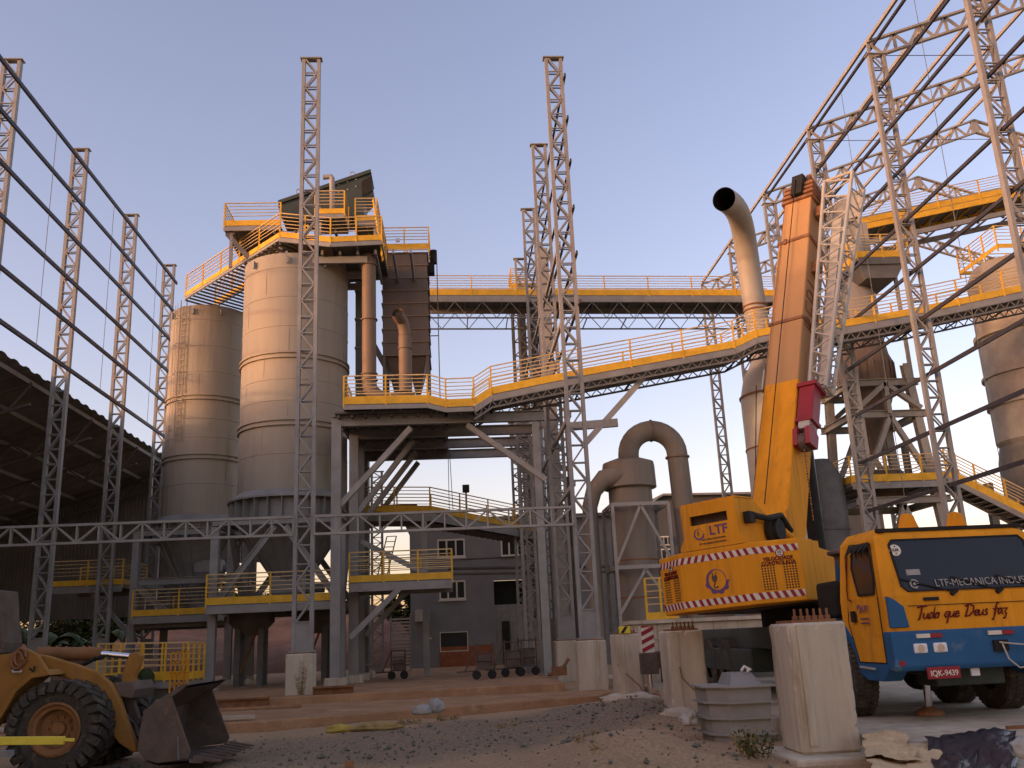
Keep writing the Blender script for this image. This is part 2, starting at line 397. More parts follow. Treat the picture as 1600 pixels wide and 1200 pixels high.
# red earth bank and far hill
eb = MB(); rows = []
for j in range(14):
    v = j / 13; y = 58 + 22 * v
    rows.append([V(x, y, max(-.1, (4.6 * v ** .7) * (1 + .35 * nz(x, y, .15)) + .5 * nz(x, y, .6))) for x in [-60 + i * 1.5 for i in range(60)]])
eb.sheet(rows); tag(eb.obj('earth_bank', 'redearth', smooth=True), None, None, kind='structure')
hl = MB(); rows = []
for j in range(8):
    v = j / 7; y = 240 + 160 * v
    rows.append([V(x, y, -1 + 13 * math.sin(v * 1.57) * (1 + .4 * nz(x, y, .01))) for x in range(-500, 501, 20)])
hl.sheet(rows); tag(hl.obj('hill', 'leaf2', smooth=True), None, None, kind='structure')
sky_blocker = MB(); rows = []  # unseen hill added to block bright sky beside the crane
for j in range(8):
    v = j / 7; x = 130 + 90 * v
    rows.append([V(x + 12 * nz(y, j, .02), y, -1 + 26 * math.sin(v * 1.57) * (1 + .35 * nz(x, y, .02))) for y in range(-260, 181, 12)])
sky_blocker.sheet(rows); tag(sky_blocker.obj('hill', 'leaf2', smooth=True), None, None, kind='structure')

# ------------------------------------------------------------------ lattice columns
XL, XM, XR, D0, SP, XMID = -15.37, 4.16, 16.59, 30.0, 6.283, -4.75
TOP = 22.4
def make_column(name, label, cat, group, loc, H, width=.66, depth=.2, chord=.12, panel=.58, plate=.9, material='steel'):
    t = thing(name, label, cat, loc, group); p = Vector(loc)
    A, B, C = lattice_member(p, p + V(0, 0, H), (1, 0, 0), (0, 1, 0), width, depth, chord, panel, .055, plate)
    A.obj('chord', material, t); B.obj('chord', material, t); C.obj('lacing', material, t)
    MB().box(p + V(0, 0, H + .02), (width + .12, depth + .1, .04)).obj('cap_plate', material, t)
    k = MB().box(p + V(0, 0, plate / 2), (width - .02, depth * .7, plate)); k.box(p + V(0, 0, .02), (width + .14, depth + .2, .05))
    k.obj('base_plate', material, t); return t
LB = 1.5
col = make_column('lattice_column', 'grey lattice column nearest the left edge of the photo', 'column', 'lattice columns of the left row', (XL, D0, LB), TOP - LB)
where = ['', 'second lattice column of the left row, rising behind the loader', 'third lattice column of the left row, in front of the dark shed', 'fourth lattice column of the left row, just left of the small silo']
for i in range(1, 4):
    c = copy_tree(col); c.location = (XL, D0 + SP * i, LB); c['label'] = where[i]
wm = ['tallest lattice column of the middle row, nearest the camera', 'second lattice column of the middle row, half hidden by the first', 'third lattice column of the middle row, ending below the second', 'fourth lattice column of the middle row, ending at the high bridge railing']
for i in range(4):
    c = copy_tree(col); c.location = (XM, D0 + SP * i, LB); c['label'] = wm[i]; c['group'] = 'lattice columns of the middle row'
c = copy_tree(col); c.location = (XMID, D0, LB); c['label'] = 'lone lattice column in front of the big silo, on a weedy pillar'; del c['group']
wr = ['right hall lattice column leaning through the top right corner of the photo', 'right hall lattice column passing beside the mixing tower to above the crane cab', 'right hall lattice column just behind the white crane jib', 'right hall lattice column between chimney and crane boom', 'right hall lattice column half hidden behind the bent chimney', 'right hall lattice column standing left of the chimney']
for i in range(-1, 5):
    c = copy_tree(col); c.location = (XR, D0 + SP * i, LB + .1); c['label'] = wr[i + 1]; c['group'] = 'lattice columns of the right hall'
# girts and sag rods
def girt(label, x, z, y0, y1, group, s=.10):
    mb = MB(); mb.bar(V(x, y0, z), V(x, y1, z), s * .55, s * 1.5); mb.bar(V(x - s * .3, y0, z - s * .7), V(x - s * .3, y1, z - s * .7), s * .6, .015)
    tag(mb.obj('girt', 'girt', loc=(x, y0, z)), label, 'girt', group)
def sag(label, x, y, z0, z1, group):
    tag(MB().tube([V(x, y, z0), V(x, y, z1)], .012, 5).obj('sag_rod', 'steel_dk', loc=(x, y, z0)), label, 'tie rod', group)
gz = [21.5, 19.75, 18.0, 16.2, 14.45, 12.65]
for i, z in enumerate(gz):
    girt(f'{ORD[i]} dark girt from the top on the left column row', XL + .36, z, 22.5, D0 + 3 * SP + .4, 'girts of the left row')
    girt(f'{ORD[i]} dark girt from the top on the middle column row', XM + .36, z, D0 - .35, D0 + 3 * SP + .4, 'girts of the middle row')
for i, z in enumerate([23.0, 21.1, 19.3, 17.45, 15.55, 13.6, 11.8, 9.82, 7.88, 5.92]):
    girt(f'{ORD[i]} long dark girt from the top across the right hall', XR - .02, z, 8, D0 + SP + .4 + (SP if i == 0 else 0), 'girts of the right hall', .095)
for i, lab in enumerate(['thin rod linking the left girts beside the nearest left column', 'thin rod linking the left girts between second and third columns', 'thin rod linking the left girts between third and fourth columns']):
    sag(lab, XL + .36, D0 + SP * (i + .5), 12.6, 21.5, 'tie rods of the left row')
for i, lab in enumerate(['thin rod hanging between the right girts in front of the crane cab roof', 'thin rod linking the right girts over the mixing tower', 'thin rod linking the right girts by the crane boom head']):
    sag(lab, XR - .02, D0 + SP * (i - 1.5) + (0 if i < 2 else 0), 5.9, 23, 'tie rods of the right hall')
# front truss beam with two stretches either side of the lone column
def truss_beam(name, label, p, q, dep, panel=.66, group=None):
    t = thing(name, label, 'beam', tuple(p), group); p = Vector(p); q = Vector(q)
    z = V(0, 0, dep / 2); mbs = [MB(), MB(), MB()]
    mbs[0].bar(p + z, q + z, .16, .075); mbs[1].bar(p - z, q - z, .16, .075)
    n = round((q - p).length / panel)
    for i in range(n + 1):
        c = p + (q - p) * (i / n)
        for o in (.05, -.05):
            mbs[2].bar(c - z + V(0, o, 0), c + z + V(0, o, 0), .05, .025, (0, 1, 0))
            if i < n:
                e = p + (q - p) * ((i + 1) / n); s = 1 if i % 2 else -1
                mbs[2].bar(c - z * s + V(0, o, 0), e + z * s + V(0, o, 0), .05, .025, (0, 1, 0))
    mbs[0].obj('chord', 'steel_lt', t); mbs[1].obj('chord', 'steel_lt', t); mbs[2].obj('lacing', 'steel_lt', t); return t
ZB = 5.36
truss_beam('truss_beam', 'long pale truss beam crossing left of the lone lattice column', (XL + .3, D0 - .12, ZB), (XMID - .33, D0 - .12, ZB), .56, group='horizontal truss beams')
truss_beam('truss_beam', 'long pale truss beam between the lone column and the middle columns', (XMID + .33, D0 - .12, ZB), (XM - .33, D0 - .12, ZB), .56, group='horizontal truss beams')
# right hall roof trusses
RX, RZ, EX, EZ = 28.3, 27.25, XR, 23.0
def roof_truss(label, y):
    t = thing('roof_truss', label, 'roof truss', (EX, y, 22.4), 'roof trusses of the right hall')
    dz = V(0, 0, .72); A = MB(); B = MB(); C = MB()
    for (p, q) in ((V(EX - .25, y, EZ + .1), V(RX, y, RZ)), (V(RX, y, RZ), V(2 * RX - EX + .25, y, EZ + .1))):
        A.bar(p, q, .18, .08); B.bar(p - dz, q - dz, .18, .08); n = 22
        for i in range(n + 1):
            c = p + (q - p) * (i / n)
            if i % 2 == 0: C.bar(c, c - dz, .12, .05, (0, 1, 0))
            if i < n:
                e = p + (q - p) * ((i + 1) / n)
                if i % 2 == 0: C.bar(c, e - dz, .12, .05, (0, 1, 0))
                else: C.bar(c - dz, e, .12, .05, (0, 1, 0))
    C.bar(V(RX, y, RZ), V(RX, y, RZ - .72), .4, .1, (0, 1, 0))
    A.obj('top_chord', 'steel_lt', t); B.obj('bottom_chord', 'steel_lt', t); C.obj('lacing', 'steel_lt', t)
for i, lab in zip(range(-1, 5), ['pitched roof truss nearest the camera, cut by the top right corner', 'second pitched roof truss of the right hall from the top right corner', 'third pitched roof truss, ending above the crane boom head', 'fourth pitched roof truss with its whole ridge in view, behind the boom', 'fifth pitched roof truss, its ridge crossing the high conveyor gallery', 'farthest pitched roof truss, seen around the bent chimney']):
    roof_truss(lab, D0 + SP * i)
for k, (f, lab) in enumerate([(0.0, 'light purlin along the eave of the right hall'), (.22, 'light purlin just above the eave of the right hall roof'), (.44, 'light purlin halfway up the right hall roof'), (.68, 'light purlin near the ridge of the right hall'), (.97, 'light purlin at the ridge of the right hall')]):
    x = EX - .2 + (RX - EX) * f; z = EZ + .2 + (RZ - EZ) * f
    tag(MB().bar(V(x, 16, z), V(x, D0 + 4 * SP, z), .10, .15).obj('purlin', 'steel_lt', loc=(x, 16, z)), lab, 'purlin', 'purlins of the right hall')
for k, (i, lab) in enumerate([(0, 'thin tie wire strung level under the second right hall truss'), (1, 'thin tie wire strung level under the third right hall truss')]):
    y = D0 + SP * i
    tag(MB().tube([V(EX, y, 22.5), V(2 * RX - EX, y, 22.5)], .015, 5).obj('tie_wire', 'girt', loc=(EX, y, 22.5)), lab, 'wire', 'tie wires of the right hall')

# ------------------------------------------------------------------ concrete pillars
def pillar(name, label, x0, x1, y0, y1, top, group=None, bolts=True, zb=-.1, plate=False):
    t = thing(name, label, 'pillar', ((x0 + x1) / 2, (y0 + y1) / 2, zb), group)
    mb = MB(); mb.bx((x0, y0, zb), (x1, y1, top)); so_ = mb.obj('shaft', 'concrete', t); bm = bmesh.new(); bm.from_mesh(so_.data)
    bmesh.ops.bevel(bm, geom=bm.edges[:], offset=.03, segments=1, affect='EDGES'); bmesh.ops.subdivide_edges(bm, edges=[e for e in bm.edges if e.calc_length() > .3], cuts=22, use_grid_fill=True)
    for v in bm.verts:   # slightly uneven cast faces and chipped corners
        k = noise.noise(v.co * 3.1 + Vector((x0, y0, 0))) * .006; q = noise.noise(v.co * 9.0 + Vector((y0, x0, 2)))
        ex = min(abs(abs(v.co.x) - (x1 - x0) / 2), 1); ey = min(abs(abs(v.co.y) - (y1 - y0) / 2), 1); chip = .028 * max(0, q - .12) * 2 if (ex < .05 and ey < .05) or v.co.z > top - zb - .05 else 0
        d = Vector((v.co.x, v.co.y, 0)).normalized(); v.co += d * (k - chip)
    bm.to_mesh(so_.data); bm.free()
    if not plate:
        mb = MB(); mb.bx((x0 + .1, y0 - .03, zb + .1), (x0 + .2, y0 + .01, top - .02)); mb.obj('corner_strip', 'concrete', t)
    mb = MB(); mb.bx((x0 + .08, y0 + .08, top), (x1 - .08, y1 - .08, top + .035)); mb.obj('bearing_plate', 'rust', t)
    if bolts:
        for k in range(6):
            bx = x0 + .16 + (x1 - x0 - .32) * k / 5; b = MB(); b.tube([V(bx, y0 + .16, top), V(bx, y0 + .16, top + .17)], .016, 6); b.tube([V(bx, y0 + .16, top + .035), V(bx, y0 + .16, top + .085)], .036, 6)
            b.obj('anchor_bolt', 'rust', t)
    return t
pillar('concrete_pillar', 'biggest bare concrete pillar in the foreground, in front of the crane cab', 4.12, 4.86, 11.75, 12.5, 1.64, 'concrete pillars of the middle row', zb=.1)
pillar('concrete_pillar', 'bare concrete pillar with bolts behind the steel hopper sections', 4.1, 4.82, 18.6, 19.4, 1.62, 'concrete pillars of the middle row')
pillar('concrete_pillar', 'bare concrete pillar with a hazard striped tag at its top', 4.08, 4.78, 24.8, 25.6, 1.6, 'concrete pillars of the middle row')
pl = pillar('concrete_pillar', 'concrete pillar carrying the tallest lattice column of the middle row', 3.68, 4.6, D0 - .4, D0 + .4, 1.46, 'concrete pillars of the middle row', False, plate=True)
for i, lab in ((1, 'concrete pillar carrying the second lattice column of the middle row'), (2, 'concrete pillar carrying the third lattice column of the middle row'), (3, 'concrete pillar carrying the farthest lattice column of the middle row')):
    c = copy_tree(pl); c.location = Vector(pl.location) + V(0, SP * i, 0); c['label'] = lab
mp = pillar('concrete_pillar', 'concrete pillar with a dry weed up its face under the lone column', -5.2, -4.38, D0 - .4, D0 + .4, 1.46, 'concrete pillars of the middle row', False, zb=-.15, plate=True); del mp['group']
for i, lab in ((0, 'concrete pillar below the nearest left lattice column'), (1, 'concrete pillar below the second left lattice column behind the loader'), (2, 'concrete pillar below the third left lattice column')):
    c = copy_tree(pl); c.location = Vector(pl.location) + V(XL - XM, SP * i, 0); c['label'] = lab; c['group'] = 'concrete pillars of the left row'
for i in range(-1, 5):
    c = copy_tree(pl); c.location = Vector(pl.location) + V(XR - XM, SP * i, .1); c['group'] = 'concrete pillars of the right hall'
    c['label'] = ['low pillar under the nearest right hall column', 'low pillar under the right hall column beside the mixing tower', 'low pillar under the right hall column behind the jib', 'low pillar under the right hall column behind the boom', 'low pillar under the right hall column behind the chimney', 'low pillar under the right hall column left of the chimney'][i + 1]
# concrete yard wall with openings behind the pillars
t = thing('concrete_wall', 'stained concrete retaining wall with openings under the crane counterweight', 'wall', (5, 27, 0))
mb = MB(); mb.bx((4.85, 26.6, 0), (5.6, 27.4, 1.85)); mb.bx((5.6, 26.6, 1.0), (7.2, 27.4, 1.85)); mb.bx((7.2, 26.6, 0), (7.9, 27.4, 1.85)); mb.bx((7.9, 26.6, 1.35), (13.5, 27.4, 1.85)); mb.bx((13.5, 26.6, 0), (14.3, 27.4, 1.85))
mb.obj('wall_body', 'concrete2', t, bevel=.03)
mb = MB(); mb.bx((4.8, 26.5, 1.85), (14.3, 27.5, 1.95)); mb.obj('coping', 'concrete', t)
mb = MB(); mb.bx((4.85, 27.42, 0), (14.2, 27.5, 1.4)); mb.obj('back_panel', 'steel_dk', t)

# ------------------------------------------------------------------ left shed: roof falls away from the yard, high edge beside the columns
t = thing('open_shed', 'dark open shed with low sloping corrugated roof at the left edge', 'shed', (-17, 20, 0))
HX, HZ, SLP, BX = -16.25, 12.5, .30, -46.0
def rz(x): return HZ - SLP * (HX - x)
Y0, Y1 = -42, 57
mb = MB(); n = 400; top = []; bot = []
for i in range(n + 1):
    y = Y0 + (Y1 - Y0) * i / n; o = .04 * (1 if i % 4 in (0, 1) else -1)
    top.append(y); bot.append(o)
mb.sheet([[V(x, y, rz(x) + o) for y, o in zip(top, bot)] for x in (HX, BX)])
mb.sheet([[V(x, y, rz(x) + o - .012) for y, o in zip(top, bot)] for x in (HX, BX)])
mb.obj('roof', 'shed', t, norm=False)
mb = MB()
for k in range(17):
    x = HX - .3 - 1.8 * k; mb.bar(V(x, Y0, rz(x) - .2), V(x, Y1, rz(x) - .2), .07, .18)
mb.obj('purlins', 'shed', t)
for k in range(-10, 5):
    y = D0 + SP * k + (0.0); mb = MB(); dz = V(0, 0, .85); p = V(HX - .2, y, rz(HX) - .35); q = V(BX, y, rz(BX) - .35); nn = 34
    mb.bar(p, q, .12, .1); mb.bar(p - dz, q - dz, .12, .1)
    for i in range(nn):
        a = p + (q - p) * (i / nn); b = p + (q - p) * ((i + 1) / nn); s = i % 2
        mb.bar(a - dz * s, b - dz * (1 - s), .08, .05, (0, 1, 0))
    mb.obj('roof_truss', 'shedwall', t)
mb = MB()
for i in range(300):
    x = BX + (HX + 1.2 - BX) * i / 300
    mb.bx((x, 56.0 + .05 * (i % 2), 3.8), (x + .1005, 56.04 + .05 * (i % 2), rz(x) - .05 if x < HX else 9.8))
mb.bx((BX, 56.12, 3.8), (HX, 56.16, 3.9)); mb.prism([V(BX, 56.11, 3.8), V(HX + 1.2, 56.11, 3.8), V(HX + 1.2, 56.11, 9.8), V(HX, 56.11, rz(HX) - .1), V(BX, 56.11, rz(BX) - .1)], V(0, .03, 0)); mb.obj('end_wall', 'shed', t)
mb = MB(); mb.bx((BX - .05, Y0, -.2), (BX + .05, Y1, rz(BX))); mb.obj('back_wall', 'shed', t)
for k in range(-10, 0):
    mb = MB(); mb.bar(V(HX - .3, D0 + SP * k, 0), V(HX - .3, D0 + SP * k, HZ - .4), .3); mb.obj('post', 'shedwall', t)
mb = MB()
for i in range(26):
    x = -15.4 + .24 * i; mb.bx((x, 52.6 + .06 * (i % 2), 6.3), (x + .243, 52.64 + .06 * (i % 2), 9.9))
tag(mb.obj('sheeting_panel', 'shedwall', loc=(-14.2, 52.5, 6.5)), 'grey ribbed sheeting panel seen beside the small silo', 'wall panel')
# ------------------------------------------------------------------ silos
def ringed_shell(c, r, z0, z1, seams, rings):
    prof = [(r, z0)]; ev = sorted([(z, 's') for z in seams] + [(z, 'r') for z in rings])
    for z, k in ev:
        if k == 's': prof += [(r, z - .03), (r + .014, z - .02), (r + .014, z + .02), (r, z + .03)]
        else: prof += [(r, z - .16), (r + .09, z - .155), (r + .09, z - .10), (r + .01, z - .095), (r + .01, z + .04), (r + .09, z + .045), (r + .09, z + .10), (r, z + .105)]
    prof += [(r, z1), (r - .15, z1 + .06), (0.05, z1 + .55)]
    return MB().lathe(c, prof, 72)
def silo(name, label, cx, cy, r, zt, ladder=False):
    t = thing(name, label, 'silo', (cx, cy, 3.2), 'tall steel silos')
    rings = [13.35, 10.5]; seams = [z for z in (17.2, 15.9, 14.6, 12.3, 11.4, 9.2)]
    vs = ringed_shell((cx, cy, 0), r, 7.75, zt, seams, rings)
    sk = MB().lathe((cx, cy, 0), [(r + .02, 7.75), (r + .02, 6.62)], 72, cap=False)
    for k in range(28):
        a = 2 * math.pi * k / 28; d = V(math.cos(a), math.sin(a), 0)
        sk.prism([V(cx, cy, 7.72) + d * (r + .02), V(cx, cy, 7.45) + d * (r + .34), V(cx, cy, 6.6) + d * (r + .3), V(cx, cy, 6.6) + d * (r + .02)], V(-d.y, d.x, 0) * .03)
    sk.lathe((cx, cy, 0), [(r + .02, 7.78), (r + .38, 7.5), (r + .38, 7.42), (r + .02, 7.7)], 48, cap=False)
    sk.obj('ribbed_skirt', 'steel', t)
    zz = [7.78, 9.2, 10.5, 11.4, 12.3, 13.35, 14.6, 15.9, 17.2, zt - .04]
    for i_, (za, zb_) in enumerate(zip(zz, zz[1:])):
        for k in range(5):
            a = 2 * math.pi * (k + .37 * (i_ % 3)) / 5 - 1.2; d = V(math.cos(a), math.sin(a), 0); vs.box(V(cx, cy, (za + zb_) / 2) + d * r, (.02, .022, zb_ - za - .3), Matrix.Rotation(a, 3, 'Z'))
    vs.obj('body', 'silo', t, True)
    cn = MB().lathe((cx, cy, 0), [(r, 6.62), (r * .62, 5.3), (.42, 3.9), (.4, 3.45)], 40)
    for k in range(20):
        a = 2 * math.pi * k / 20; d = V(math.cos(a), math.sin(a), 0)
        cn.bar(V(cx, cy, 6.6) + d * r, V(cx, cy, 4.0) + d * .48, .03, .09)
    cn.obj('cone_hopper', 'steel', t, True)
    for k in range(3):
        a = R(-60 - 40 * k + (0 if r < 2 else 10)); d = V(math.cos(a), math.sin(a), 0); p = V(cx, cy, zt - .35) + d * r
        MB().box(p + d * .1, (.1, .1, .3), Matrix.Rotation(a, 3, 'Z')).obj('lifting_lug', 'steel', t)
    if ladder:
        a = R(-115); d = V(math.cos(a), math.sin(a), 0); s = V(-d.y, d.x, 0); lb = MB(); base = V(cx, cy, 0) + d * (r + .10)
        for o in (-.18, .18): lb.bar(base + s * o + V(0, 0, 11.2), base + s * o + V(0, 0, zt + .3), .04)
        z = 11.3
        while z < zt: lb.bar(base - s * .18 + V(0, 0, z), base + s * .18 + V(0, 0, z), .03); z += .3
        z = 11.7
        while z < zt:
            pts = [base + d * (.34 - .34 * math.cos(q)) * 1.0 + s * (.35 * math.sin(q) if True else 0) for q in [R(k) for k in range(30, 331, 50)]]
            pts = [base + s * (-.3) , base + s * (-.33) + d * .2, base + d * .42, base + s * .33 + d * .2, base + s * .3]
            for p, q in zip(pts, pts[1:]): lb.bar(p + V(0, 0, z), q + V(0, 0, z), .008, .025)
            z += 1.4
        for o in (-.33, 0, .33): lb.bar(base + s * o + d * (.42 if o == 0 else .2) + V(0, 0, 11.6), base + s * o + d * (.42 if o == 0 else .2) + V(0, 0, zt), .015)
        lb.obj('caged_ladder', 'silo', t)
    return t
S2 = V(-6.72, 39.25, 0); S1 = V(-12.0, 45.1, 0)
silo('steel_silo', 'bigger beige silo in the centre with ribbed skirt and cone below', S2.x, S2.y, 2.25, 17.85)
silo('steel_silo', 'smaller beige silo on the left with caged ladder on its side', S1.x, S1.y, 1.84, 17.95, True)

def frame(name, label, xs, ys, z0, z1, beams, parent=None, w=.3, feet=True, brace=None, group=None):
    t = thing(name, label, 'steel frame', (xs[0], ys[0], z0), group)
    for x in xs:
        for y in ys:
            mb = MB(); mb.ibeam(V(x, y, z0), V(x, y, z1), w, w); mb.obj('column', 'steel', t)
            if feet: mb = MB(); mb.bx((x - w * .9, y - w * .9, -.1), (x + w * .9, y + w * .9, z0)); mb.obj('footing', 'concrete', t, bevel=.02)
    for z in beams:
        for y in ys: mb = MB(); mb.ibeam(V(xs[0] - .15, y, z), V(xs[-1] + .15, y, z), w * .7, w); mb.obj('beam', 'steel', t)
        for x in xs: mb = MB(); mb.ibeam(V(x, ys[0], z - .02), V(x, ys[-1], z - .02), w * .7, w); mb.obj('beam', 'steel', t)
    for p, q in (brace or []):
        mb = MB(); mb.ibeam(V(*p), V(*q), .2, .24, .03); mb.obj('brace', 'steel', t)
    return t
frame('support_structure', 'braced grey steel frame carrying the bigger silo', [-9.15, -4.35], [36.55, 41.9], .45, 6.25, [6.45, 3.2],
      brace=[((-6.9, 36.4, 6.2), (-9.0, 36.4, 3.4)), ((-6.5, 36.4, 6.2), (-4.5, 36.4, 3.4)), ((-6.9, 41.9, 6.2), (-9.0, 41.9, 3.4)), ((-6.5, 41.9, 6.2), (-4.5, 41.9, 3.4)), ((-9.15, 39.2, 6.2), (-9.15, 41.7, 3.4)), ((-4.35, 39.2, 6.2), (-4.35, 36.8, 3.4))], group='silo support frames')
frame('support_structure', 'grey steel frame carrying the smaller silo over a railed platform', [-14.1, -9.95], [42.6, 47.2], .45, 6.9, [6.9, 4.75, 2.9],
      brace=[((-14.0, 42.5, 4.6), (-12.2, 42.5, 3.0)), ((-14.1, 47, 6.5), (-10, 47, 3.0))], group='silo support frames')
# lower railed platforms
f, b = rect(-9.2, -4.55, 35.7, 42.3, 3.3)
walkway('silo_platform', 'yellow railed platform under the bigger silo cone', 'platform', f, b, th=.28, rails='fb', ends='l', sp=1.9, kick=.26, group='lower railed platforms')
f, b = rect(-13.9, -10.0, 41.9, 47.8, 3.25)
walkway('silo_platform', 'yellow railed platform under the smaller silo, partly sunlit', 'platform', f, b, th=.28, rails='fb', ends='', sp=1.6, kick=.26, group='lower railed platforms')
f, b = rect(-18.0, -14.9, 43.4, 46.6, 4.75)
walkway('silo_platform', 'dim yellow railed platform at the far left behind lattice columns', 'platform', f, b, th=.28, rails='fb', ends='r', sp=1.6, kick=.24, group='lower railed platforms')
mb = MB(); mb.bar(V(-16.3, 43.6, 4.5), V(-14.2, 43.6, 2.2), .22, .18); tag(mb.obj('brace_strut', 'steel', loc=(-16, 43.6, 2.2)), 'slanting grey strut under the far left platform', 'strut')
f, b = rect(-3.95, -.12, 35.6, 38.6, 3.9)
walkway('silo_platform', 'yellow railed platform reaching towards the grey office building', 'platform', f, b, th=.3, rails='fb', ends='r', sp=1.35, kick=.24, group='lower railed platforms')
# weighing machinery under the cones
def machine(label, x, y, z, s=1.):
    t = thing('weigh_hopper', label, 'machine', (x, y, z), 'weigh hoppers under the silos')
    mb = MB(); mb.box((x, y, z + .55 * s), (1.5 * s, 1.2 * s, .7 * s)); mb.obj('bin', 'steel', t, bevel=.02)
    mb = MB(); mb.prism([V(x - .75 * s, y - .6 * s, z + .2 * s), V(x + .75 * s, y - .6 * s, z + .2 * s), V(x + .3 * s, y - .6 * s, z - .3 * s), V(x - .3 * s, y - .6 * s, z - .3 * s)], V(0, 1.2 * s, 0)); mb.obj('chute', 'steel_dk', t)
    mb = MB(); mb.tube([V(x + .9 * s, y - .5, z + .35 * s), V(x + 1.5 * s, y - .5, z + .35 * s)], .2 * s, 12); mb.obj('motor', 'steel_dk', t, True)
    mb = MB(); mb.tube([V(x, y, z + .9 * s), V(x, y, z + 1.25 * s)], .3 * s, 14); mb.obj('inlet', 'steel', t, True)
    return t
machine('grey weigh hopper on the platform under the bigger cone', -6.7, 39.1, 3.6, .95)
machine('grey weigh hopper with small motor above the platform under the smaller silo', -11.3, 44.3, 5.0, .8)
for (x, y, lab) in ((-8.2, 39.0, 'dark grey post cluster under the left of the big silo platform'), (-5.9, 40.4, 'dark steel post pair under the right of the big silo platform')):
    t = thing('mixer_support', lab, 'steel frame', (x, y, 0), 'mixer supports below the platforms')
    for o in (-.45, .45):
        for q in (-.4, .4): MB().bar(V(x + o, y + q, .2), V(x + o, y + q, 3.0), .22).obj('column', 'steel_dk', t)
    MB().bar(V(x - .45, y - .4, .4), V(x + .45, y - .4, 2.8), .08).obj('brace', 'rust', t)
    mb = MB(); mb.lathe((x, y, 2.2), [(.9, .9), (.9, .5), (.4, 0)], 20); mb.obj('drum', 'steel_dk', t, True)
# ------------------------------------------------------------------ stairs and platforms over the silos
P0, P1 = at(290, 463, 43.0), at(437, 370, 37.0)
up = [P0, P1]; bk = [P0 + V(1.1, 1.2, 0), P1 + V(1.0, 1.2, 0)]
t = walkway('roof_stair', 'yellow railed stair climbing from the small silo roof to the big silo', 'stair', up, bk, th=.12, kick=.22, sp=1.7, dmat='steel', rails='fb', deck=False)
mb = MB()
for k in range(24):
    q = k / 23; a = up[0] + (up[1] - up[0]) * q; b = bk[0] + (bk[1] - bk[0]) * q; d = b - a
    mb.bar(a - d * .0 + V(0, 0, -.2 - .35 * 0), b + d * .9 + V(0, 0, -.2), .14, .04)
mb.obj('tread', 'steel_dk', t)
mb = MB(); a = bk[0] + (bk[0] - up[0]) * .9 - V(0, 0, .25); b = bk[1] + (bk[1] - up[1]) * .9 - V(0, 0, .25); mb.bar(a, b, .1, .2); mb.obj('back_stringer', 'steel', t)
PZ = P1.z
q1 = at(515, 397, 36.2); 
t = walkway('silo_top_platform', 'yellow railed platform on the big silo roof', 'platform', [P1, V(q1.x, P1.y - .6, PZ - .55), V(-2.75, P1.y - .3, PZ - .35)], [P1 + V(0, 3.6, 0), V(q1.x, P1.y + 3.6, PZ - .5), V(-2.75, P1.y + 3.6, PZ - .35)], th=.18, sp=1.35, kick=.24, rails='fb', ends='r')
mb = MB()
for k in range(8):
    x = P1.x + .3 + k * .75; mb.bar(V(x, P1.y, PZ - .75), V(x, P1.y + 3.6, PZ - .75), .1, .2)
for y in (P1.y + .3, P1.y + 2, P1.y + 3.4): mb.bar(V(P1.x + .2, y, PZ - 1.0), V(-3.4, y, PZ - 1.0), .15, .3)
mb.obj('floor_beams', 'steel', t)
u0 = at(350, 353, 38.6); u1 = at(438, 352, 38.6)
walkway('upper_platform', 'high yellow railed platform left of the dark green conveyor head', 'platform', [u0, V(u1.x, 38.6, u0.z)], [u0 + V(0, 3, 0), V(u1.x, 41.6, u0.z)], th=.2, sp=1.7, kick=.26, rails='fb', ends='l', group='upper platforms round the conveyor head')
u2 = at(492, 334, 38.0); u3 = at(538, 333, 38.0)
walkway('upper_platform', 'small yellow railed platform in front of the green conveyor head', 'platform', [u2, V(u3.x, 38.0, u2.z)], [u2 + V(0, 1.6, 0), V(u3.x, 39.6, u2.z)], th=.2, sp=1.2, kick=.24, rails='f', ends='lr', group='upper platforms round the conveyor head')
u4 = at(555, 345, 38.6); u5 = at(589, 345, 38.6)
walkway('upper_platform', 'narrow yellow railed platform right of the green conveyor head', 'platform', [u4, V(u5.x, 38.6, u4.z)], [u4 + V(0, 3, 0), V(u5.x, 41.6, u4.z)], th=.2, sp=1.0, kick=.26, rails='fb', ends='r', group='upper platforms round the conveyor head')
t = thing('platform_bracket', 'steel brackets and posts under the high platforms on the silo', 'steel frame', (u0.x, 39, PZ))
for (x, y) in ((u0.x + .3, 38.8), (u1.x, 38.8), (u2.x + .2, 38.2), (u5.x - .1, 38.8), (u0.x + 1.6, 41.4), (u4.x, 41.4)):
    MB().bar(V(x, y, PZ - .6), V(x, y, u0.z - .1), .13).obj('post', 'steel', t)
MB().bar(V(u0.x + .1, 38.8, u0.z - .3), V(u0.x + 1.8, 38.8, PZ - 1.0), .12, .2).obj('brace', 'steel_dk', t)
MB().bar(V(u0.x + .1, 41.4, u0.z - .3), V(u0.x + 1.8, 41.4, PZ - 1.0), .12, .2).obj('brace', 'steel_dk', t)
mb = MB()
for k in range(6): mb.bar(V(u0.x + .4 + k * .9, 38.7, u0.z - .3), V(u0.x + .4 + k * .9, 41.5, u0.z - .3), .09, .16)
mb.obj('floor_beams', 'steel_dk', t)
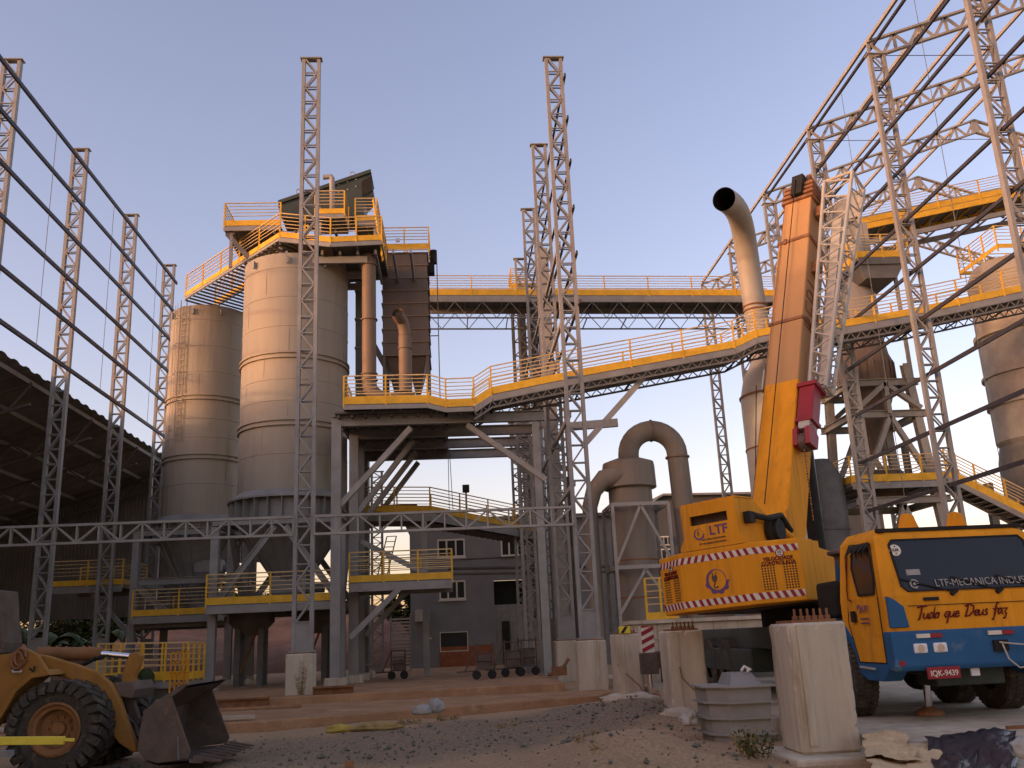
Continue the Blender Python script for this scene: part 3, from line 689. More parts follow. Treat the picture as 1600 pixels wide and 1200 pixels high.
# green belt conveyor head
YG = 39.8
hp = [at(x, y, YG) for x, y in [(437, 312), (578, 266), (583, 298), (569, 312), (569, 338), (440, 341), (434, 322)]]
t = thing('belt_conveyor', 'dark green conveyor head housing on top of the silos', 'machine', tuple(hp[0]))
MB().prism(hp, V(0, 1.5, 0)).obj('housing', 'green', t, bevel=.03)
tp = [at(x, y, YG - .1) for x, y in [(434, 313), (579, 264), (580, 269), (435, 318)]]
MB().prism(tp, V(0, 1.7, 0)).obj('roof_flashing', 'green', t)
op = [at(x, y, YG - .04) for x, y in [(565, 283), (580, 275), (582, 297), (566, 307)]]
MB().prism(op, V(0, .05, 0)).obj('discharge_opening', 'black', t)
mb = MB()
for (x, y) in [(556, 280), (543, 284), (529, 288), (515, 293), (556, 291), (543, 296), (529, 300), (480, 302)]: mb.lathe(at(x, y, YG - .03), [(.04, 0), (.04, .06)], 8, (0, 1, 0))
mb.obj('bolts', 'steel_lt', t)
for x, y in ((467, 299), (551, 272)): 
    p = at(x, y, YG + .7); MB().tube([p + V(.12 * math.cos(k), 0, .12 * math.sin(k)) for k in [i * .6 for i in range(11)]], .02, 6).obj('lifting_eye', 'steel', t)
ex = at(519, 332, 38.3); e2 = at(519, 276, 38.3); e3 = at(505, 277, 38.3)
MB().tube([ex, e2 - V(0, 0, .1), e2 + V(-.05, 0, 0), e3], .12, 12).obj('vent_pipe', 'steel_lt', t, True)
# caged stair at right of top platform
mb = MB(); a = at(590, 372, 38.0); b = at(597, 400, 36.8); a0 = at(583, 312, 38.4)
t = thing('steep_ladder', 'steep yellow ladder right of the green conveyor head', 'ladder', tuple(b))
for o in (0, .5):
    MB().bar(a0 + V(0, o, 0), b + V(0, o, 0), .05, .12).obj('stringer', 'yellow', t)
mb = MB()
for k in range(14): p = a0 + (b - a0) * (k / 14); mb.bar(p, p + V(0, .5, 0), .03)
mb.obj('rungs', 'yellow', t)
# ------------------------------------------------------------------ bag filter
FY = 40.4
fa = at(597, 396, FY); fb = at(667, 396, FY); zb = at(640, 555, FY).z
t = thing('bag_filter', 'brown panelled bag filter box right of the big silo', 'filter', (fa.x, FY, zb))
MB().bx((fa.x, FY, zb), (fb.x, FY + 2.4, fa.z)).obj('casing', 'filter', t, bevel=.02)
for k in range(9):
    z = zb + (fa.z - zb) * (k + .0) / 8; mb = MB(); mb.bx((fa.x - .05, FY - .05, z - .025), (fb.x + .06, FY + 2.45, z + .025)); mb.obj('stiffener', 'duct', t)
cx = (fa.x + fb.x) / 2
for s in (-1, 1):
    x0 = cx + s * .03 if s > 0 else fa.x + .1; x1 = fb.x - .1 if s > 0 else cx - .03; xm = (x0 + x1) / 2
    mb = MB(); mb._add([(x0, FY + .1, zb), (x1, FY + .1, zb), (x1, FY + 2.3, zb), (x0, FY + 2.3, zb), (xm - .12, FY + .9, zb - 1.5), (xm + .12, FY + .9, zb - 1.5), (xm + .12, FY + 1.4, zb - 1.5), (xm - .12, FY + 1.4, zb - 1.5)], [(0, 1, 5, 4), (1, 2, 6, 5), (2, 3, 7, 6), (3, 0, 4, 7), (4, 5, 6, 7), (3, 2, 1, 0)]); mb.obj('hopper', 'filter', t)
for x in (fa.x, fb.x - .12):
    for y in (FY, FY + 2.3): MB().bar(V(x + .06, y + .05, 10.4), V(x + .06, y + .05, zb), .14).obj('leg', 'filter', t)
f, b = rect(fa.x - .1, fb.x + .1, FY - .1, FY + 2.5, fa.z + .15)
railing([f[0], f[1], b[1], b[0], f[0]], t, 1.1, 5, .95, .28)
mb = MB(); mb.tube([V(fb.x + .3, FY + .6, fa.z - .3), V(fb.x + .3, FY + .6, fa.z + .35)], .17, 10); mb.box((fb.x + .18, FY + .6, fa.z - .6), (.3, .5, .5)); mb.obj('fan_motor', 'black', t)
mb = MB(); mb.tube([V(fb.x + .45, FY + .3, fa.z - .2), V(fb.x + .45, FY + .3, 10.5)], .025, 6); mb.tube([V(fb.x + .45, FY + .3, zb + 1), V(fb.x, FY + .3, zb + 1)], .025, 6); mb.obj('drain_pipe', 'steel_dk', t)
MB().box(V((fa.x + fb.x) / 2 - .3, FY - .12, fa.z + .6), (.18, .1, .16)).obj('floodlight', 'lamp_glass', t)
# ducts
d0 = at(576, 402, 37.6); d1 = at(577, 598, 37.6); d2 = at(600, 617, 37.6)
t = thing('dust_duct', 'tall brown duct with a bend at its foot beside the big silo', 'duct', tuple(d1))
r = .30
MB().tube([V(d1.x, 37.6, d0.z), V(d1.x, 37.6, d1.z)], r, 24).obj('pipe', 'duct', t, True)
MB().tube([V(d1.x, 37.6, d1.z)] + [V(d1.x + .9 * (1 - math.cos(a)), 37.6, d1.z - .75 * math.sin(a)) for a in [R(k) for k in range(15, 91, 15)]] + [V(d1.x + 1.9, 37.6, d1.z - .75)], r, 24).obj('bend', 'duct', t, True)
for y in (402, 415, 500, 585, 594): p = at(577, y, 37.6); MB().lathe((d1.x, 37.6, p.z), [(r + .06, -.025), (r + .06, .025)], 24).obj('flange', 'duct', t)
e0 = at(634, 612, 36.9); e1 = at(632, 545, 36.9)
t = thing('dust_duct', 'short brown duct with open mouth in front of the bag filter', 'duct', tuple(e0))
mo = at(620, 488, 36.2)
MB().tube([V(e0.x, 36.9, e0.z), V(e0.x, 36.9, e1.z + .55)], .27, 24).obj('pipe', 'duct', t, True)
pts = [V(e0.x, 36.9, e1.z + .55), V(e0.x - .02, 36.85, e1.z + .85), V(e0.x - .1, 36.7, e1.z + 1.15), V(mo.x + .06, 36.4, mo.z - .1), mo]
MB().tube(pts, .25, 24, cap=False).obj('mouth', 'duct', t, True)
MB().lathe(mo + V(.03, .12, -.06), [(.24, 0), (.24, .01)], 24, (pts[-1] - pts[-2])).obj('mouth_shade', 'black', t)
MB().lathe((e0.x, 36.9, e1.z), [(.31, -.02), (.31, .02)], 24).obj('flange', 'duct', t); MB().lathe((e0.x, 36.9, e1.z + .55), [(.29, -.015), (.29, .015)], 24).obj('flange', 'duct', t)
# dark vertical elevator and pipes between silo and filter
t = thing('elevator_casing', 'dark vertical elevator casing squeezed behind the big silo', 'elevator', (-3.9, 41.3, .3))
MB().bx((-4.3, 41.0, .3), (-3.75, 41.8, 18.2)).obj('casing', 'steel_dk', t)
mb = MB()
for k in range(13): mb.bx((-4.34, 40.95, .8 + k * 1.4), (-3.7, 41.85, .86 + k * 1.4))
mb.obj('flanges', 'steel', t)
MB().bar(V(-3.45, 41.2, 10.3), V(-3.45, 41.2, 18), .12).obj('side_post', 'steel', t)
MB().bar(V(-3.6, 40.9, 15.2), V(-2.6, 40.9, 13.2), .12, .25).obj('brace', 'steel_dk', t)
# ------------------------------------------------------------------ process tower deck right of silos
A0, A1 = at(537, 633, 34.0), at(668, 630, 34.0)
DZ = A0.z
t = thing('deck_tower', 'steel tower with deep dark deck and four slanting braces right of the silo', 'steel frame', (-4.4, 34.3, .45))
cols = [(-4.36, 35.0), (-2.9, 37.8), (-2.7, 40.6), (-4.36, 38.4), (-3.9, 43.0)]
for i, (x, y) in enumerate([(-4.36, 34.9), (-3.95, 37.2), (-3.95, 39.6), (-3.95, 42.0)]):
    mb = MB(); mb.ibeam(V(x, y, .45), V(x, y, DZ - .5), .36, .36, .04); mb.obj('column', 'steel', t)
    mb = MB(); mb.bx((x - .36, y - .36, -.1), (x + .36, y + .36, .55)); mb.obj('footing', 'concrete', t, bevel=.02)
    mb = MB(); mb.ibeam(V(x + .15, y, 6.7), V(-1.55, y, DZ - .75), .2, .28, .03, (0, 1, 0)); mb.obj('brace', 'steel_lt' if i == 0 else 'steel', t)
    mb = MB(); mb.ibeam(V(x - .2, y, DZ - .42), V(3.6, y, DZ - .42), .25, .4, .03); mb.obj('beam', 'steel', t)
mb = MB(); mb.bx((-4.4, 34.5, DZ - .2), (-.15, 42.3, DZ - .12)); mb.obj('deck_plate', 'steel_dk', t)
mb = MB()
for k in range(9): mb.bx((-4.3 + k * .5, 34.6, DZ - .34), (-4.22 + k * .5, 42.2, DZ - .2))
mb.obj('deck_joists', 'steel_dk', t)
mb = MB(); mb.ibeam(V(.6, 34.9, DZ - .7), at(853, 750, 34.9), .2, .26, .03, (0, 1, 0)); mb.obj('brace', 'steel_lt', t)
mb = MB(); mb.ibeam(V(-4.3, 35.1, 6.45), V(-4.0, 42.0, 6.45), .25, .35); mb.obj('beam', 'steel', t)
for i, (p, q) in enumerate([((-3.9, 35.4, 1.9), (-2.1, 35.6, 3.6)), ((-3.7, 37.4, 5.6), (-.7, 37.4, 4.0)), ((-3.7, 39.5, 2.0), (-1.9, 39.5, 3.8))]):
    mb = MB(); mb.ibeam(V(*p), V(*q), .2, .26, .03, (0, 1, 0)); mb.obj('brace', 'steel', t)
# duct platform (yellow) on the deck and inclined conveyor bridge
Bp = [at(537, 632, 34.0), at(668, 629, 34.0), at(697, 636, 34.0), at(741, 634, 34.0)]
Bb = [V(p.x, 36.6, p.z) for p in Bp]
walkway('duct_platform', 'bright yellow railed platform under the brown ducts', 'platform', Bp, Bb, th=.16, sp=1.55, kick=.3, ends='l', nb=5)
Bp = [at(741, 634, 34.0), at(768, 616, 34.0), at(905, 588, 34.0), at(1148, 543, 34.0), at(1182, 526, 34.0), at(1222, 518, 34.0)]
Bb = [V(p.x, 35.6, p.z) for p in Bp]
t = walkway('inclined_bridge', 'inclined yellow railed conveyor bridge climbing to the bent chimney', 'bridge', Bp, Bb, th=.22, sp=2.4, kick=.28, truss=.3, nb=5)
mb = MB()
for a, b in zip(Bp[1:], Bp[2:]): mb.bar(a + V(0, .9, -.05), b + V(0, .9, -.05), .7, .35)
mb.obj('conveyor_trough', 'steel', t)
MB().bar(at(910, 698, 34.3), at(1006, 590, 34.3), .2, .22).obj('support_strut', 'steel_lt', t)
MB().bar(V(4.4, 34.3, 9.3), V(Bp[2].x + 1.4, 34.3, 9.4), .2, .3).obj('cross_beam', 'steel', t)
Rp = [at(1222, 518, 34.0), at(1310, 512, 34.4), at(1425, 492, 34.8), at(1640, 446, 35.4)]
Rb = [p + V(0, 1.6, 0) for p in Rp]
walkway('inclined_bridge', 'yellow railed bridge running right from the boom to the dark right silo', 'bridge', Rp, Rb, th=.25, sp=2.2, kick=.28, truss=.34, nb=5)
# high level conveyor bridge
h0, h1 = at(667, 461, 46.0), at(1218, 466, 46.0)
t = walkway('high_bridge', 'long level yellow railed conveyor bridge from the bag filter to the hall', 'bridge', [V(h0.x, 46, h0.z), V(h1.x, 46, h0.z - .45)], [V(h0.x, 47.8, h0.z), V(h1.x, 47.8, h0.z - .45)], th=.32, sp=2.4, kick=.34, truss=.95, nb=5)
# ------------------------------------------------------------------ middle elevator tower with dark ladder cage
EY = 49.6; EXc = at(828, 560, EY).x
t = thing('elevator_tower', 'dark bucket elevator tower with ladder cage behind the middle columns', 'tower', (EXc, EY, .2))
for dx in (-.55, .1): MB().bx((EXc + dx, EY, .2), (EXc + dx + .42, EY + .7, 20.6)).obj('casing', 'steel_dk', t)
mb = MB()
for s in (-.85, .68):
    for y in (EY - .25, EY + .9): mb.bar(V(EXc + s, y, .2), V(EXc + s, y, 20.8), .1)
z = .8
while z < 20.6:
    mb.bar(V(EXc - .85, EY - .25, z), V(EXc + .68, EY - .25, z), .06); mb.bar(V(EXc - .85, EY - .25, z), V(EXc - .1, EY - .25, z + .8), .05); z += .8
mb.obj('ladder_cage', 'steel_dk', t)
f, b = rect(EXc - .9, EXc + .9, EY - .6, EY + 1.2, 20.7)
railing([f[0], f[1], b[1], b[0], f[0]], t, 1.2, 7, .9, .3)
t = thing('support_mast', 'plain wide steel mast standing behind the nearest middle lattice columns', 'column', (4.0, 40.0, .3))
mb = MB(); mb.ibeam(V(4.35, 39.4, .3), V(4.35, 39.4, at(876, 390, 39.4).z), .55, .5, .06); mb.obj('shaft', 'steel_lt', t)
t = thing('support_mast', 'shorter wide steel mast under the deck beams by the middle columns', 'column', (3.3, 35.2, .3))
mb = MB(); mb.ibeam(V(3.25, 35.0, .3), V(3.25, 35.0, 10.0), .28, .3, .04); mb.obj('shaft', 'steel', t)
mb = MB(); mb.ibeam(V(3.95, 41.8, .3), V(3.95, 41.8, 10.0), .3, .3, .04); mb.obj('shaft', 'steel', t)
# ------------------------------------------------------------------ cyclone
cyx, cyy = 6.95, 36.0
t = thing('cyclone', 'brown cyclone with inverted U pipe on top behind the crane', 'cyclone', (cyx, cyy, 0))
MB().lathe((cyx, cyy, 0), [(.9, 1.0), (.87, 1.6), (.85, 7.2)], 40).obj('body', 'cyc', t, True)
MB().lathe((cyx, cyy, 0), [(1.02, 7.1), (1.05, 7.12), (1.03, 7.95), (1.0, 8.12), (.5, 8.3)], 40).obj('head', 'cyc', t, True)
Rr = .98; ux = cyx + .05
pts = [V(ux, cyy, 8.1), V(ux, cyy, 8.45)] + [V(ux + Rr * (1 - math.cos(R(a))), cyy, 8.45 + Rr * math.sin(R(a)) * .98) for a in range(12, 180, 12)] + [V(ux + 2 * Rr, cyy, 8.45), V(ux + 2 * Rr + .1, cyy, 5.0), V(ux + 2 * Rr + .15, cyy, .3)]
MB().tube(pts, .41, 28).obj('outlet_pipe', 'cyc', t, True)
MB().lathe((ux + 2 * Rr, cyy, 8.3), [(.48, -.03), (.48, .03)], 28).obj('flange', 'duct', t); MB().lathe((ux + 2 * Rr + .12, cyy, 3.9), [(.47, -.03), (.47, .03)], 28).obj('flange', 'duct', t)
MB().lathe((ux + Rr, cyy, 8.45 + Rr * .98), [(.45, -.03), (.45, .03)], 28, (1, 0, 0)).obj('flange', 'duct', t)
pts = [V(cyx - .3, cyy - .6, 7.6), V(cyx - 1.1, cyy - .55, 7.45), V(cyx - 1.5, cyy - .4, 7.0), V(cyx - 1.68, cyy - .3, 6.4), V(cyx - 1.7, cyy - .3, 1.0)]
MB().tube(pts, [.38, .36, .32, .3, .3], 22).obj('inlet_pipe', 'cyc', t, True)
mb = MB()
for z in (2.9, 4.3): mb.lathe((cyx, cyy, z), [(.875, -.03), (.875, .03)], 40)
mb.obj('hoops', 'rust', t)
t = thing('cyclone_stand', 'pale braced steel stand around the brown cyclone', 'steel frame', (cyx, cyy - 1.1, 1.9))
x0, x1, yf, yb = cyx - .95, cyx + 1.2, cyy - 1.15, cyy + 1.1
for x in (x0, x1):
    for y in (yf, yb): MB().bar(V(x, y, 1.7), V(x, y, 6.35), .12).obj('column', 'steel_lt', t)
for z in (6.35, 4.0):
    MB().bar(V(x0, yf, z), V(x1, yf, z), .1, .14).obj('beam', 'steel_lt', t); MB().bar(V(x0, yb, z), V(x1, yb, z), .1, .14).obj('beam', 'steel_lt', t)
    for x in (x0, x1): MB().bar(V(x, yf, z), V(x, yb, z), .1, .14).obj('beam', 'steel_lt', t)
xm = (x0 + x1) / 2
for s in (x0, x1): MB().bar(V(xm, yf - .03, 6.3), V(s, yf - .03, 4.1), .1, .1).obj('brace', 'steel_lt', t); MB().bar(V(xm, yf - .03, 3.9), V(s, yf - .03, 2.3), .1, .1).obj('brace', 'steel_lt', t)
# horizontal pipes behind columns
for i, (px, py, qx, qy, Y, r, lab) in enumerate([(700, 888, 952, 885, 47, .09, 'upper dark horizontal pipe in front of the grey office building'), (700, 897, 955, 893, 46.5, .07, 'middle dark horizontal pipe in front of the grey office building'), (720, 874, 845, 868, 47.5, .05, 'thin dark pipe just above the other pipes by the office building')]):
    tag(MB().tube([at(px, py, Y), at(qx, qy, Y)], r, 10).obj('service_pipe', 'steel_dk', smooth=True), lab, 'pipe', 'service pipes before the office')
# ------------------------------------------------------------------ chimney
chx, chy = 13.5, 37.0
t = thing('chimney', 'pale vessel with tall bent chimney pipe, dark mouth facing the camera', 'chimney', (chx, chy, 0))
zt = at(1160, 609, 35.7).z
ax = at(1186, 545, 37).x + .15
prof = [(1.33, .2), (1.33, zt)]
MB().lathe((chx, chy, 0), prof, 48).obj('vessel', 'offwhite', t, True)
cone = MB(); n = 48; rows = []
for f_, (r, z, ox) in enumerate([(1.33, zt, 0), (.98, zt + .85, -.15), (.64, zt + 1.35, -.2), (.50, zt + 1.6, -.22), (.47, zt + 2.0, -.24)]):
    rows.append([V(chx + ox + r * math.cos(2 * math.pi * k / n), chy + r * math.sin(2 * math.pi * k / n), z) for k in range(n + 1)])
cone.sheet(rows); cone.obj('cone', 'pipe_pale', t, True)
px0 = chx - .24
mo = at(1131, 311, 33.6); zb_ = zt + 1.9
top = V(px0 - .15, chy, 16.6); e = (mo - V(px0 - .3, chy - .2, mo.z - .2)).normalized()
pts = [V(px0, chy, zb_), V(px0 - .05, chy, 14.8)]
ctrl = [V(px0 - .1, chy, 15.9), V(px0 - .15, chy - .05, mo.z + .05), mo]
P_ = [V(px0 - .05, chy, 14.8)] + ctrl
def bez(p, k):
    q = list(p)
    while len(q) > 1: q = [a.lerp(b, k) for a, b in zip(q, q[1:])]
    return q[0]
pts += [bez([V(px0 - .1, chy, 15.6), V(px0 - .18, chy, mo.z + .35), mo + V(.65, .72, .12) * 1.9, mo], k / 14) for k in range(15)]
MB().tube(pts, .49, 32, cap=False).obj('flue_pipe', 'pipe_pale', t, True)
d = (pts[-1] - pts[-2]).normalized()
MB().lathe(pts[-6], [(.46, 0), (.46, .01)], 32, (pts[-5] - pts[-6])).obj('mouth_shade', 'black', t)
MB().tube(pts[-6:-1] + [mo - d * .02], .465, 32, cap=False).obj('flue_shade_lining', 'black', t, True)  # black lining and disc paint the shade inside the flue mouth
for z in (14.75, 14.95): MB().lathe((px0 - .05, chy, z), [(.545, -.03), (.545, .03)], 32).obj('flange', 'rust', t)
for z in (8.7, 5.6): MB().lathe((chx, chy, z), [(1.36, -.03), (1.36, .03)], 48).obj('flange', 'rust', t)
MB().lathe((chx, chy, zt), [(1.38, -.04), (1.38, .04)], 48).obj('flange', 'rust', t)
bx_ = MB(); bx_.lathe((chx - .9, chy - 1.1, 8.0), [(.12, 0), (.12, .9)], 10); bx_.obj('gauge_box', 'white', t)
t = thing('round_tank', 'dark grey round tank standing beside the pale chimney vessel', 'tank', (15.7, 38.2, 0))
MB().lathe((15.6, 38.4, 0), [(.95, .2), (.95, 7.6), (.5, 8.4)], 36).obj('shell', 'steel_dk', t, True)
mb = MB(); [mb.lathe((15.6, 38.4, z), [(.99, -.03), (.99, .03)], 36) for z in (3, 5.4)]; mb.obj('hoops', 'steel_dk', t)
# ------------------------------------------------------------------ mixing tower
TX0, TX1, TY0, TY1 = 17.0, 20.9, 38.0, 41.6
tcx, tcy = 18.95, 39.8
t = thing('mixing_tower', 'tall steel mixing tower with braced legs behind the crane jib', 'tower', (tcx, tcy, 0))
def leg(x, y, xt, yt, z0, z1): mb = MB(); mb.ibeam(V(x, y, z0), V(xt, yt, z1), .34, .34, .04); mb.obj('column', 'steel_lt', t)
for x, s in ((TX0, 1), (TX1, -1)):
    for y, q in ((TY0, 1), (TY1, -1)): leg(x, y, x + .55 * s, y + .3 * q, 0, 9.2); leg(x + .55 * s, y + .3 * q, x + .75 * s, y + .4 * q, 9.2, 12.6)
def ring(x0, x1, y0, y1, z, h=.3):
    for y in (y0, y1): mb = MB(); mb.ibeam(V(x0 - .2, y, z), V(x1 + .2, y, z), .24, h); mb.obj('beam', 'steel_lt', t)
    for x in (x0, x1): mb = MB(); mb.ibeam(V(x, y0, z), V(x, y1, z), .24, h); mb.obj('beam', 'steel_lt', t)
zA = at(1370, 597, 38.2).z; zB = at(1350, 648, 38.2).z; zC = at(1360, 783, 38.0).z
ring(TX0 + .55, TX1 - .55, TY0 + .3, TY1 - .3, zA); ring(TX0 + .4, TX1 - .4, TY0 + .2, TY1 - .2, zB); ring(TX0 + .1, TX1 - .1, TY0, TY1, zC)
def br(a, b): mb = MB(); mb.ibeam(V(*a), V(*b), .2, .24, .03, (0, 1, 0)); mb.obj('brace', 'steel_lt', t)
for y in (TY0 + .1, TY1 - .1):
    br((tcx, y, zA - .1), (TX0 + .5, y, zB + .2)); br((tcx, y, zA - .1), (TX1 - .5, y, zB + .2)); br((tcx, y, zA), (tcx, y, zB))
    br((tcx, y, zB - .1), (TX0 + .2, y, zC + .2)); br((tcx, y, zB - .1), (TX1 - .2, y, zC + .2))
    br((tcx, y, zC - .2), (TX0, y, .8)); br((tcx, y, zC - .2), (TX1, y, .8))
z1 = at(1350, 470, 38.6).z
MB().lathe((tcx - .05, tcy, 0), [(.9, zA + 2.9), (1.02, zA + 3.0), (1.02, 16.3), (.6, 16.9)], 40).obj('upper_tank', 'pipe_pale', t, True)
sk = MB().lathe((tcx, tcy, 0), [(1.25, zA + .1), (1.25, zA + 1.25), (1.12, zA + 1.6), (.95, zA + 2.9)], 40)
for k in range(26):
    a = 2 * math.pi * k / 26; dd = V(math.cos(a), math.sin(a), 0); sk.bar(V(tcx, tcy, zA + .1) + dd * 1.27, V(tcx, tcy, zA + 1.2) + dd * 1.27, .03, .08)
sk.obj('ribbed_skirt', 'duct', t, True)
MB().lathe((tcx, tcy, 0), [(1.2, zA + .1), (.45, zB - .6), (.4, zB - 1.5)], 32).obj('cone_hopper', 'duct', t, True)
MB().lathe((tcx, tcy, 0), [(1.05, zC + .3), (1.05, zC + 1.3), (.9, zC + 1.5)], 28).obj('mixer_drum', 'duct', t, True)
for (a, b) in (((tcx + .9, 39.0, zC + .8), (tcx + .9, 39.0, zC + 2.6)), ((tcx - 1.0, 39.2, zC + .3), (tcx - 1.0, 39.2, zB))): MB().tube([V(*a), V(*b)], .16, 12).obj('riser_pipe', 'steel_dk', t, True)
f, b = rect(TX0 - .4, TX1 + .3, TY0 - .5, TY1 + .3, at(1380, 752, 37.5).z)
walkway('tower_platform', 'yellow railed platform round the legs of the mixing tower', 'platform', f, b, th=.25, sp=1.6, kick=.3, ends='lr', group='mixing tower platforms')
p = at(1340, 402, 38.0); q = at(1421, 402, 38.0)
walkway('tower_platform', 'yellow railed platform on top of the mixing tower tank', 'platform', [p, V(q.x, 38, p.z)], [p + V(0, 3.6, 0), V(q.x, 41.6, p.z)], th=.3, sp=1.0, kick=.3, ends='lr', dmat='steel_dk', group='mixing tower platforms')
mb = MB(); mb.prism([V(p.x, 38.05, p.z - .35), V(q.x - .3, 38.05, p.z - .35), V(q.x - .7, 38.05, p.z - 1.0), V(p.x + .3, 38.05, p.z - 1.0)], V(0, 3.4, 0)); mb.obj('bracket_skirt', 'steel_dk', t)
MB().bar(V(q.x - .5, 38.6, zA), V(q.x - .5, 38.6, p.z), .14).obj('mast', 'steel_lt', t)
MB().bx((p.x + .1, 39, p.z), (p.x + 1.2, 40.4, p.z + 2.2)).obj('top_hopper', 'pipe_pale', t, bevel=.03)
mb = MB(); mb.lathe((18.95, 38.9, p.z + .1), [(.35, 0), (.35, 1.1), (.2, 1.3)], 16); mb.obj('vent', 'offwhite', t, True)
# lattice mast behind
c = copy_tree(col); c.location = (21.3, 43.5, 0.2); c.scale = (1, 1, .68); c['label'] = 'lattice column behind the mixing tower legs'; c['group'] = 'lattice columns of the right hall'
# stair down to the right
s0 = at(1480, 742, 37.4); s1 = at(1625, 815, 36.6)
t2 = walkway('tower_stair', 'yellow railed stair going down to the right of the mixing tower', 'stair', [s0, s1], [s0 + V(0, 1.2, 0), s1 + V(0, 1.2, 0)], th=.2, sp=1.4, kick=.3)
mb = MB()
for k in range(14): a = s0 + (s1 - s0) * (k / 13) - V(0, 0, .18); mb.bar(a, a + V(0, 1.2, 0), .26, .04)
mb.obj('tread', 'steel_dk', t2)
# right silo
rcx, rcy, rr = 27.15, 40.0, 2.15
t = thing('steel_silo', 'ringed silo with shade-coloured lower body cut by the right edge of the photo', 'silo', (rcx, rcy, 0), 'tall steel silos')
prof = [(rr - .25, 9.0), (rr, 9.3)]
for z in (10.9, 12.3): prof += [(rr, z), (rr + .12, z + .02), (rr + .12, z + .14), (rr, z + .16)]
prof += [(rr, 14.2), (rr + .15, 14.25), (rr + .15, 14.45), (rr, 14.5), (rr, 17.2), (rr - .3, 17.8), (.1, 18.4)]
MB().lathe((rcx, rcy, 0), [p_ for p_ in prof if p_[1] <= 14.3], 56).obj('body', 'steel', t, True); MB().lathe((rcx, rcy, 0), [p_ for p_ in prof if p_[1] >= 14.25], 56).obj('upper_body', 'silo', t, True)  # lower body in darker grey: shade put into its colour
MB().lathe((rcx, rcy, 0), [(rr + .05, 6.4), (rr + .05, 8.4), (rr - .1, 9.1)], 48).obj('skirt', 'steel_dk', t, True)
mb = MB(); mb.bx((rcx - rr - .2, rcy - rr - .1, 7.6), (rcx + rr, rcy - rr + .2, 8.0)); mb.obj('beam', 'steel', t)
for s in (-1, 1):
    for q in (-1, 1): mb = MB(); mb.ibeam(V(rcx + s * (rr - .15), rcy + q * (rr - .1), 0), V(rcx + s * (rr - .15), rcy + q * (rr - .1), 7.7), .32, .32); mb.obj('column', 'steel', t)
f, b = rect(rcx - 1.8, rcx + 2, rcy - 1.8, rcy + 1.5, 18.0)
railing([f[0], f[1], b[1], b[0], f[0]], t, 1.1, 5, 1.3, .2)
# high gallery at the top right
g0 = at(1335, 352, 44.0); g1 = at(1660, 283, 44.0)
t = walkway('conveyor_gallery', 'yellow railed high conveyor gallery crossing the right hall roof', 'bridge', [g0, g1], [g0 + V(0, 2.2, 0), g1 + V(0, 2.2, 0)], th=.3, sp=2.6, kick=.3, dmat='yellow', truss=.0, nb=5)
mb = MB(); mb.bar(g0 + V(0, 1.1, .35), g1 + V(0, 1.1, .35), 1.1, .5); mb.obj('conveyor_cover', 'offwhite', t)
mb = MB(); mb.bar(g0 + V(.3, .2, -1.0), g1 + V(.3, .2, -1.0), .2, .25); mb.bar(g0 + V(.3, 2.0, -1.0), g1 + V(.3, 2.0, -1.0), .2, .25)
L_ = (g1 - g0).length
for k in range(9):
    a = g0 + (g1 - g0) * (k / 8); mb.bar(a + V(0, .2, -.1), a + V(0, 1.1, -1.0), .08); mb.bar(a + V(0, 2.0, -.1), a + V(0, 1.1, -1.0), .08); mb.bar(a + V(.2, .2, -1.0), a + V(.2, 2.0, -1.0), .08)
mb.obj('underside_frame', 'steel', t)
b0 = at(1598, 290, 44.0)
railing([b0 + V(.3, 0, .3), b0 + V(2.5, 0, .5)], t, 2.6, 11, .7, .3)
# ------------------------------------------------------------------ office building
BY = 54.0
bl = at(643, 1050, BY); br_ = at(872, 1040, BY); bt = 8.3
t = thing('office_building', 'dark grey two storey office with white window frames behind the yard', 'building', (bl.x, BY, 0))
holes = []
for (x0, y0, x1, y1) in [(683, 843, 727, 870), (782, 843, 822, 868), (686, 908, 728, 936), (687, 988, 732, 1017)]: a = at(x0, y0, BY); c_ = at(x1, y1, BY); holes.append((a.x, c_.z, c_.x, a.z))
door = (at(776, 1033, BY).x, .0, at(826, 1033, BY).x, at(776, 907, BY).z)
def wall_with_holes(mb, x0, x1, z0, z1, hs, y, th):
    xsx = sorted({x0, x1, *[h[0] for h in hs], *[h[2] for h in hs]}); zs = sorted({z0, z1, *[h[1] for h in hs], *[h[3] for h in hs]})
    for a, b in zip(xsx, xsx[1:]):
        run = None
        for c_, d_ in zip(zs, zs[1:]):
            mx_, mz_ = (a + b) / 2, (c_ + d_) / 2
            if any(h[0] < mx_ < h[2] and h[1] < mz_ < h[3] for h in hs): continue
            mb.bx((a, y, c_), (b, y + th, d_))
mb = MB(); wall_with_holes(mb, bl.x, 10.5, 0, bt, holes + [door], BY, .25)
mb.bx((bl.x, BY + .25, 0), (bl.x + .25, BY + 9, bt)); mb.bx((10.25, BY + .25, 0), (10.5, BY + 9, bt)); mb.obj('wall', 'wallgrey', t)
MB().bx((bl.x - .3, BY - .35, bt), (10.8, BY + 9.2, bt + .18)).obj('roof', 'steel_dk', t)
dado = MB(); dado.bx((bl.x + 1.55, BY - .012, 0.02), (door[0] - .1, BY + .002, 1.35)); dado.obj('red_stain_dado', 'brickred', t)
